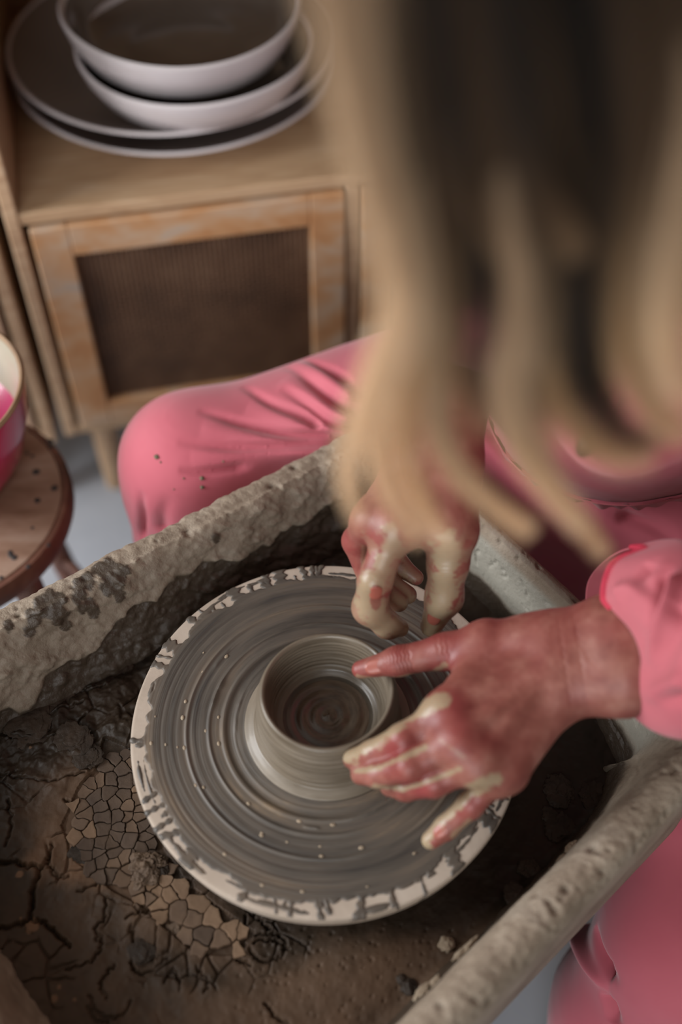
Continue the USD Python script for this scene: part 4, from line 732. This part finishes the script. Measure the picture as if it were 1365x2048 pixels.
V = np.asarray(mS.vertices); Ns = vnormals(mS)
fold = .010 * (meshkit.fbm(V * np.array([16, 16, 9]), 3, 91) - .5) * 1.2
for k in range(7): fold += .004 * np.sin((V @ unit([.4, .5, 1.0]) * 95 + 2.2 * meshkit.fbm(V * 9, 2, 92) + k)) * .12
mS.vertices = V + Ns * fold[:, None]
shirt = part('shirt', mS, M_shirt, person, smooth=True)
# the hem: a gathered band round the cut edge
ed = trimesh.grouping.group_rows(mS.edges_sorted, require_count=1); bv = np.unique(mS.edges_sorted[ed]); bpnt = np.asarray(mS.vertices)[bv]; bpnt = bpnt[np.abs((bpnt - cut0) @ cutn) < .012]
c0 = bpnt.mean(0); e1 = unit(np.cross(cutn, [0, 0, 1.0])); e2 = np.cross(cutn, e1); an = np.arctan2((bpnt - c0) @ e2, (bpnt - c0) @ e1); rad = np.linalg.norm((bpnt - c0) - ((bpnt - c0) @ cutn)[:, None] * cutn, axis=1)
o_ = np.argsort(an); tq = np.linspace(-np.pi, np.pi, 480, endpoint=False); rq = np.interp(tq, an[o_], rad[o_], period=2 * np.pi); rq = np.convolve(np.r_[rq[-12:], rq, rq[:12]], np.ones(25) / 25, 'valid')
Gm = []
for q, (hh, amp) in enumerate([(.006, .0), (.0, .001), (-.007, .0012), (-.013, .0016), (-.017, .0016)]):
    wv = amp * (np.sin(tq * 41 + 1.5 * np.sin(tq * 9)) + .7 * np.sin(tq * 23 + 1)); Gm.append(c0 + (rq + .004 + wv)[:, None] * (np.cos(tq)[:, None] * e1 + np.sin(tq)[:, None] * e2) + (hh + .15 * wv)[:, None] * cutn)
part('hem_frill', shell(np.vstack(Gm), .0014, 5, 480, True), M_shirt, shirt, smooth=60)
# ---- left sleeve: wide open cuff over the forearm
A0 = [P_(1240, 1408, .640), P_(1266, 1366, .682), P_(1281, 1322, .700), P_(1262, 1264, .706), P_(1218, 1215, .700), P_(1205, 1188, .700), P_(1226, 1128, .708), P_(1290, 1096, .712), P_(1262, 1094, .690), P_(1222, 1112, .668), P_(1182, 1152, .650), P_(1172, 1200, .640), P_(1185, 1270, .630), P_(1208, 1350, .626)]
A1 = [P_(1415, 1480, .680), P_(1425, 1430, .728), P_(1432, 1370, .760), P_(1432, 1310, .772), P_(1425, 1255, .775), P_(1420, 1215, .772), P_(1420, 1165, .765), P_(1425, 1125, .750), P_(1425, 1110, .730), P_(1420, 1120, .705), P_(1415, 1170, .685), P_(1410, 1240, .668), P_(1410, 1330, .655), P_(1412, 1420, .660)]
NS, NU = 220, 70; L0, L1 = spline(A0, NS, True), spline(A1, NS, True); t = np.linspace(0, 1, NU)[:, None, None]
bulge = np.sin(np.pi * t) * .010; cen = (L0.mean(0) * (1 - t[..., 0]) + L1.mean(0) * t[..., 0])[:, None]
G = L0[None] * (1 - t) + L1[None] * t; dirs = G - cen; G = G + dirs / np.linalg.norm(dirs, axis=2, keepdims=True) * bulge
sm = trimesh.Trimesh(G.reshape(-1, 3), grid_faces(NU, NS, close_v=True), process=False)
if ((vnormals(sm) * (sm.vertices - cen.repeat(NS, 1).reshape(-1, 3))).sum(1)).mean() < 0: sm = trimesh.Trimesh(G[:, ::-1].reshape(-1, 3), sm.faces, process=False); L0 = L0[::-1]
ridge(sm, [([(1350, 1130), (1325, 1200), (1300, 1270), (1284, 1330)], .0055, .009), ([(1330, 1130), (1305, 1200), (1285, 1260)], .006, -.008), ([(1300, 1110), (1268, 1150), (1300, 1185)], .006, -.005), ([(1365, 1190), (1335, 1270), (1310, 1340)], .008, -.006), ([(1365, 1360), (1310, 1385), (1265, 1400)], .007, .005), ([(1365, 1395), (1300, 1405)], .006, -.005), ([(1215, 1180), (1250, 1170), (1290, 1200)], .006, .004)], 1.7)
V = np.asarray(sm.vertices); Gs = V + vnormals(sm) * (.003 * (meshkit.fbm(V * 26, 3, 95) - .5))[:, None]
slv = part('sleeve', shell(Gs, .0016, NU, NS, True), M_shirt, person, smooth=True, label='wide salmon pink cuff of the near sleeve')
# serged red edge along the cuff's upper rim, with its stitches
edge = Gs[:NS]; uvE = scr(edge); selE = np.nonzero((uvE[:, 1] < 1222) & (edge[:, 2] > .690))[0]; selE = selE[np.argsort(uvE[selE, 1])]; ep = spline(edge[selE[::4]], 160)
part('serged_edge', tube(ep, .0022, 10), M_serge, slv)
dirn = unit(Gs[NS * 6:NS * 7].mean(0) - edge.mean(0)); ms = []
for i in range(0, 158, 3): ms.append(tube([ep[i] - dirn * .0012 + [0, 0, .0024], ep[i] + dirn * .0035 + [0, -.0005, .0022], ep[min(159, i + 1)] + dirn * .006 + [0, 0, .0004]], .0006, 5))
part('stitching', cat_mesh(ms), M_serge, slv, kind='stuff')
# right sleeve's cuff over the other forearm
ax_ = unit(FR_ - ELR); n1 = unit(np.cross(ax_, UP)); n2 = np.cross(ax_, n1); tq = np.linspace(0, 2 * np.pi, 120, endpoint=False); Gm = []
for q in np.linspace(-.35, .5, 26):
    c = ELR + (FR_ - ELR) * q; r = .058 + .004 * math.sin(q * 60) + .003 * np.sin(5 * tq + q * 9); Gm.append(c + r[:, None] * (np.cos(tq)[:, None] * n1 + np.sin(tq)[:, None] * n2))
part('sleeve', shell(np.vstack(Gm), .0016, 26, 120, True), M_shirt, person, smooth=True)
# tie cord with a dark bead in front of the lap
M_cord = look('dark_cord', [(58, 40, 34), (78, 54, 44)], scale=200, rough=.7); M_bead = look('dark_bead', [(52, 38, 32), (78, 58, 48)], scale=60, rough=.35)
def on_shirt(px, py, lift): p = pick(mS, px, py); return p - ray(px, py) / np.linalg.norm(ray(px, py)) * lift
cp = [on_shirt(x, y, .003) for x, y in ((1214, 790), (1200, 830), (1180, 868), (1167, 892))]
cord = part('tie_cord', cat_mesh([tube(spline(cp, 24), .0007, 6), tube(spline([on_shirt(x, y, .002) for x, y in ((1236, 800), (1222, 850), (1205, 900))], 20), .0006, 6)]), M_cord, person, label='thin dark tie cord')
g = trimesh.creation.icosphere(3, .0075); g.apply_scale([.9, .75, 1.3]); g.apply_translation(on_shirt(1165, 906, .007)); part('bead', g, M_bead, cord, smooth=True)

# ---- hair: strands rooted on the scalp, hanging forward over the wheel
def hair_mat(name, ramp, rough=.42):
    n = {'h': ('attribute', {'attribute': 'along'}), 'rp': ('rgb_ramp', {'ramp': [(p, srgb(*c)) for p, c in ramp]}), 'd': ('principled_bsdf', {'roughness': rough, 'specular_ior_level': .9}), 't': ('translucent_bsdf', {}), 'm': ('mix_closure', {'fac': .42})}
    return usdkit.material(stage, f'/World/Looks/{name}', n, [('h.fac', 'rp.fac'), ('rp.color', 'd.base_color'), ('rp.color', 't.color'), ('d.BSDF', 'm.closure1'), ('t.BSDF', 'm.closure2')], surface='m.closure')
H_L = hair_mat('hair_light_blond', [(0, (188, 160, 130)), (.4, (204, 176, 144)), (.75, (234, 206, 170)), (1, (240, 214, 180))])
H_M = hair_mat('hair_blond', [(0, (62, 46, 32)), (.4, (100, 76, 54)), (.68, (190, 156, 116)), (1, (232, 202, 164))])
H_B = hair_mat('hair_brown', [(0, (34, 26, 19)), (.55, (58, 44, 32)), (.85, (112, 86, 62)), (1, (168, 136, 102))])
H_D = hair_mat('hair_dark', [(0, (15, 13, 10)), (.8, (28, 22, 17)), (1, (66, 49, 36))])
HD = lambda py, off=0.0: .335 + .19 * np.clip((np.asarray(py, float) + 100) / 1180, -1.5, 1.2) + off
rh = np.random.default_rng(77); HNP = 26
curves = {}
def scalp_to(p):                       # the scalp point a strand hanging at p comes from
    d = p - HEAD; a = np.array([d @ HR / .077, (d @ HU) / .090, d @ HF / .097]); a = a / np.linalg.norm(a); return hp(a[0] * .0765, .022 + a[1] * .090, -.012 + a[2] * .096)
def lock(mat, path, n, w0, w1, off=0.0, flat=.6, tip=.55, root_up=True):
    """path: (px, py) of the lock's middle; n strands; spread in metres at the root and the tip"""
    P = np.array([deep(x, y, float(HD(y, off))) for x, y in path])
    sp = spline(np.vstack([P]), HNP)
    if mat in 'LM' and path[-1][1] > 1000: n, w1 = int(n * .72), w1 * .72     # the long curls end in thin separate tips
    for _ in range(n):
        g = rh.normal(size=3) * [1, flat, 1]; t = np.linspace(0, 1, HNP); t_in = 0.0 if root_up else rh.uniform(0, .42); w = (w0 + (w1 - w0) * t) * (1 if root_up else .45 + .55 * smoothstep(0, .5, t))
        T = np.gradient(sp, axis=0); T /= np.linalg.norm(T, axis=1, keepdims=True); view = FWD; S1 = np.cross(T, view); S1 /= np.linalg.norm(S1, axis=1, keepdims=True)
        end = rh.uniform(tip + .35, 1.08); q = sp + S1 * (g[0] * w)[:, None] + view * (g[1] * w)[:, None]
        ph, am = rh.uniform(0, 6.28), rh.uniform(.0, .0022); q = q + S1 * (am * np.sin(t * rh.uniform(4, 9) + ph))[:, None] * t[:, None]
        u = (t_in + t * (min(end, 1.0) - t_in)) * (HNP - 1); i = np.minimum(u.astype(int), HNP - 2); f = (u - i)[:, None]; q = q[i] * (1 - f) + q[i + 1] * f
        if root_up: r0 = scalp_to(q[0] + rh.normal(0, .006, 3)); k = np.array([[.0], [.33], [.7]]); mid = (r0 + q[0]) / 2 + unit((r0 + q[0]) / 2 - HEAD) * .012; pre = np.array([r0, mid]); q = np.vstack([pre, q[2:] if False else q])
        curves.setdefault(mat, []).append(q)
K = (720, 760)
# pale front curtain at the left
lock('L', [(655, -330), (655, -120), (690, 100), (735, 300), (782, 480), (800, 610), (752, 730), (712, 850), (697, 960), (722, 1050)], 330, .0045, .0022, -.02)
lock('L', [(700, -340), (700, -100), (725, 130), (775, 350), (815, 540), (815, 660), (772, 770), (752, 880), (777, 990), (840, 1085)], 330, .0050, .0024, -.01)
lock('M', [(740, -340), (745, -100), (765, 150), (800, 380), (840, 560), (850, 690), (825, 800), (822, 900), (850, 1000), (890, 1070)], 230, .0055, .0025)
lock('L', [(690, -330), (690, -60), (710, 200), (760, 430), (790, 620), (800, 760), (780, 860), (800, 960), (855, 1040), (910, 1100)], 160, .0040, .0022, .005)
# the wavy locks over the forearm and lap
lock('M', [(800, -330), (830, -60), (860, 200), (880, 420), (890, 600), (885, 740), (880, 850), (915, 940), (980, 1010), (1060, 1075)], 300, .0060, .0026, .01)
lock('L', [(835, 330), (858, 500), (868, 640), (868, 760), (885, 870), (940, 960), (1010, 1020), (1075, 1060)], 230, .0035, .0022, .0, root_up=False)
lock('M', [(930, -300), (970, 0), (1000, 250), (1030, 450), (1045, 620), (1025, 760), (1040, 870), (1090, 960), (1160, 1040), (1215, 1115)], 330, .0060, .0028, .005)
lock('L', [(1000, 330), (1036, 520), (1038, 660), (1020, 770), (1045, 880), (1100, 970), (1170, 1060)], 420, .0062, .0034, -.005, root_up=False)
lock('M', [(1010, -300), (1060, 0), (1100, 260), (1130, 480), (1130, 650), (1120, 760), (1160, 850), (1230, 905), (1310, 905)], 380, .0065, .0038, .015)
lock('B', [(1100, 250), (1130, 400), (1150, 600), (1160, 720), (1200, 810), (1270, 875), (1345, 880)], 200, .0050, .0030, .01, root_up=False)
lock('M', [(1250, -300), (1290, 0), (1310, 250), (1300, 450), (1270, 620), (1285, 740), (1325, 830), (1390, 870)], 320, .0070, .0042, .01)
lock('L', [(1385, 60), (1390, 250), (1372, 420), (1340, 560), (1335, 680), (1360, 790)], 160, .0055, .0040, -.005, root_up=False)
lock('M', [(1400, -250), (1420, 0), (1400, 300), (1370, 520), (1350, 700), (1390, 820)], 260, .0075, .0045, .0)
# brown and dark underlayers, from the parting down
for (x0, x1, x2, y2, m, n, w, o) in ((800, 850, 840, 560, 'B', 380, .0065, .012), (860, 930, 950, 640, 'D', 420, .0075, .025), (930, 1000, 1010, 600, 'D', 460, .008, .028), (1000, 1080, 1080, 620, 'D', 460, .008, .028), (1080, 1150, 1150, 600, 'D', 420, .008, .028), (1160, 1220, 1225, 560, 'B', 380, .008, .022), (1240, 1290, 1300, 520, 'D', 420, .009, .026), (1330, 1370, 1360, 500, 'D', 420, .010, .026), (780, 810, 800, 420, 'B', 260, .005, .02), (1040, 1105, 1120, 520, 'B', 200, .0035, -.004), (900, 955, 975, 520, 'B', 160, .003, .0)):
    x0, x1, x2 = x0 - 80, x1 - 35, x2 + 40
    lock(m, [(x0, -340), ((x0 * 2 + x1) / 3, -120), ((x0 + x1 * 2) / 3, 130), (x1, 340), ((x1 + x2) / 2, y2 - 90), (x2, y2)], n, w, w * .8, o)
# the rest of the head of hair: combed from the parting over the scalp, then hanging behind the shoulders
PC = hp(0, .022, -.012); AX = np.array([HR, HU, HF]); RAD = np.array([.0775, .0915, .0975])
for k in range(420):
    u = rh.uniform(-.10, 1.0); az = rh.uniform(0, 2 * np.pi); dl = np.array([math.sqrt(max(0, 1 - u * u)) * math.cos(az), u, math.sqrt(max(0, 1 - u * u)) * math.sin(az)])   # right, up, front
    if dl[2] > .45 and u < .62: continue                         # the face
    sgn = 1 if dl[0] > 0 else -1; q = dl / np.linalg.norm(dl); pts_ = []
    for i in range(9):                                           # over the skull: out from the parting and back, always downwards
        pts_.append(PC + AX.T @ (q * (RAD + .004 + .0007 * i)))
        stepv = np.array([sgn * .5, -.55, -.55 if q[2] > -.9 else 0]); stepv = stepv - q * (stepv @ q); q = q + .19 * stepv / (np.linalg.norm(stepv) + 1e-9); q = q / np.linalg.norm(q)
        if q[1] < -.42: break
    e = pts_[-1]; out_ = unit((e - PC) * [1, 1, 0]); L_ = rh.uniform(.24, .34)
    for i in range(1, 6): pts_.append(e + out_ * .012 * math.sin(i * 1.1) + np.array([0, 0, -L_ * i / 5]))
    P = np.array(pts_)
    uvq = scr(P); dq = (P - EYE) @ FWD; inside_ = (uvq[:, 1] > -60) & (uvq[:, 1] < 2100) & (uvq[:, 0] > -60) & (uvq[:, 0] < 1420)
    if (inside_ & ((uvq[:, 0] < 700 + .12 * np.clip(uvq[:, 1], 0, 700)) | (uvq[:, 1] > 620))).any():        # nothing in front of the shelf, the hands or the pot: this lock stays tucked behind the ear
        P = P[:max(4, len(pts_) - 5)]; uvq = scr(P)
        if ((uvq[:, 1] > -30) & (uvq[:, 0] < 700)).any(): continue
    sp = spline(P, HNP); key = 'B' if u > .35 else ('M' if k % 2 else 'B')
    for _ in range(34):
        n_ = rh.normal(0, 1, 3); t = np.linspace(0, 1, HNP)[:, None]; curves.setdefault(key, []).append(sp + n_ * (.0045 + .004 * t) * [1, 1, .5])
for (x0, y0, x1, y1, x2, y2, m, n, w) in ((1120, 470, 1150, 640, 1140, 830, 'M', 170, .007), (1230, 450, 1260, 620, 1250, 800, 'M', 150, .007), (850, 420, 905, 600, 950, 830, 'B', 170, .006), (960, 420, 985, 640, 960, 880, 'B', 150, .0055), (1070, 430, 1085, 640, 1065, 850, 'B', 170, .006), (1180, 380, 1205, 600, 1190, 830, 'B', 170, .007), (1240, 400, 1235, 600, 1215, 780, 'M', 150, .006), (1320, 380, 1320, 560, 1290, 720, 'B', 170, .007), (1100, 560, 1075, 760, 1110, 900, 'M', 130, .005), (1200, 540, 1190, 700, 1240, 840, 'M', 120, .005)):
    lock(m, [(x0 - 30, y0 - 160), (x0, y0), ((x0 + x1) / 2 - 4, (y0 + y1) / 2), (x1, y1), ((x1 + x2) / 2 - 6, (y1 + y2) / 2), (x2, y2)], n, w, w * .7, .02, root_up=False)
cap_v = trimesh.creation.icosphere(5, 1.0); cv = np.asarray(cap_v.vertices); kf = (cv[cap_v.faces][:, :, 1].min(1) > -.30) & ~((cv[cap_v.faces][:, :, 2].max(1) > .50) & (cv[cap_v.faces][:, :, 1].min(1) < .55)); cap_m = trimesh.Trimesh(PC + (cv * (RAD + .0025)) @ AX, cap_v.faces[kf], process=False); cap_m.remove_unreferenced_vertices()
names = {'L': H_L, 'M': H_M, 'B': H_B, 'D': H_D}
hair = str(UsdGeom.Xform.Define(stage, path_for('hair', person)).GetPath())
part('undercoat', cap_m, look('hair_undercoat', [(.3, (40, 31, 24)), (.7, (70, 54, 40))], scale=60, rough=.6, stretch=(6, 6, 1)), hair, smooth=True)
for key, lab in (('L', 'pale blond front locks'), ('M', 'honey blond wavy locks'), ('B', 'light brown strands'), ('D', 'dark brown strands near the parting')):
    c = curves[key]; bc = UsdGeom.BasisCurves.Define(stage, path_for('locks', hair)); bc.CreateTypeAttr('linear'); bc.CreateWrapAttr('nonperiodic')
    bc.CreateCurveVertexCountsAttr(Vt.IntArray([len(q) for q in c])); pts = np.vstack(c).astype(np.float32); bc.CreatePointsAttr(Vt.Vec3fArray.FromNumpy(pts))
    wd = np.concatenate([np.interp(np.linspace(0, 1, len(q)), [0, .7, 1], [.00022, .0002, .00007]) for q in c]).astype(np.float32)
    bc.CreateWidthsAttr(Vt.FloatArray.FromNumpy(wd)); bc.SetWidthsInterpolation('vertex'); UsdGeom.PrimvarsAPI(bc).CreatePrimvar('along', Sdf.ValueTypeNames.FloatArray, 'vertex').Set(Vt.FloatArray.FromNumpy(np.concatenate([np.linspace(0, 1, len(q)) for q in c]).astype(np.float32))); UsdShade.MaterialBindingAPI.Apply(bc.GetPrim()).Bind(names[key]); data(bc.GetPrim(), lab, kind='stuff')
# ---- what the potter sits on
M_stool = look('dark_stool_wood', [(70, 52, 40), (90, 68, 52)], scale=12, rough=.6)
sx, sy = float(PEL[0]) + .065, float(PEL[1]) + .06
st = thing('work_stool', 'low dark wooden stool under the seated potter', 'stool', (sx, sy, 0))
part('seat', lathe([(0, .375), (.136, .375), (.140, .379), (.140, .404), (.134, .409), (0, .407)], 64), M_stool, st)
for a in (.6, 2.17, 3.74, 5.31): part('leg', tube([(.10 * math.cos(a), .10 * math.sin(a), .374), (.14 * math.cos(a), .14 * math.sin(a), .011)], [.018, .014], 14), M_stool, st)
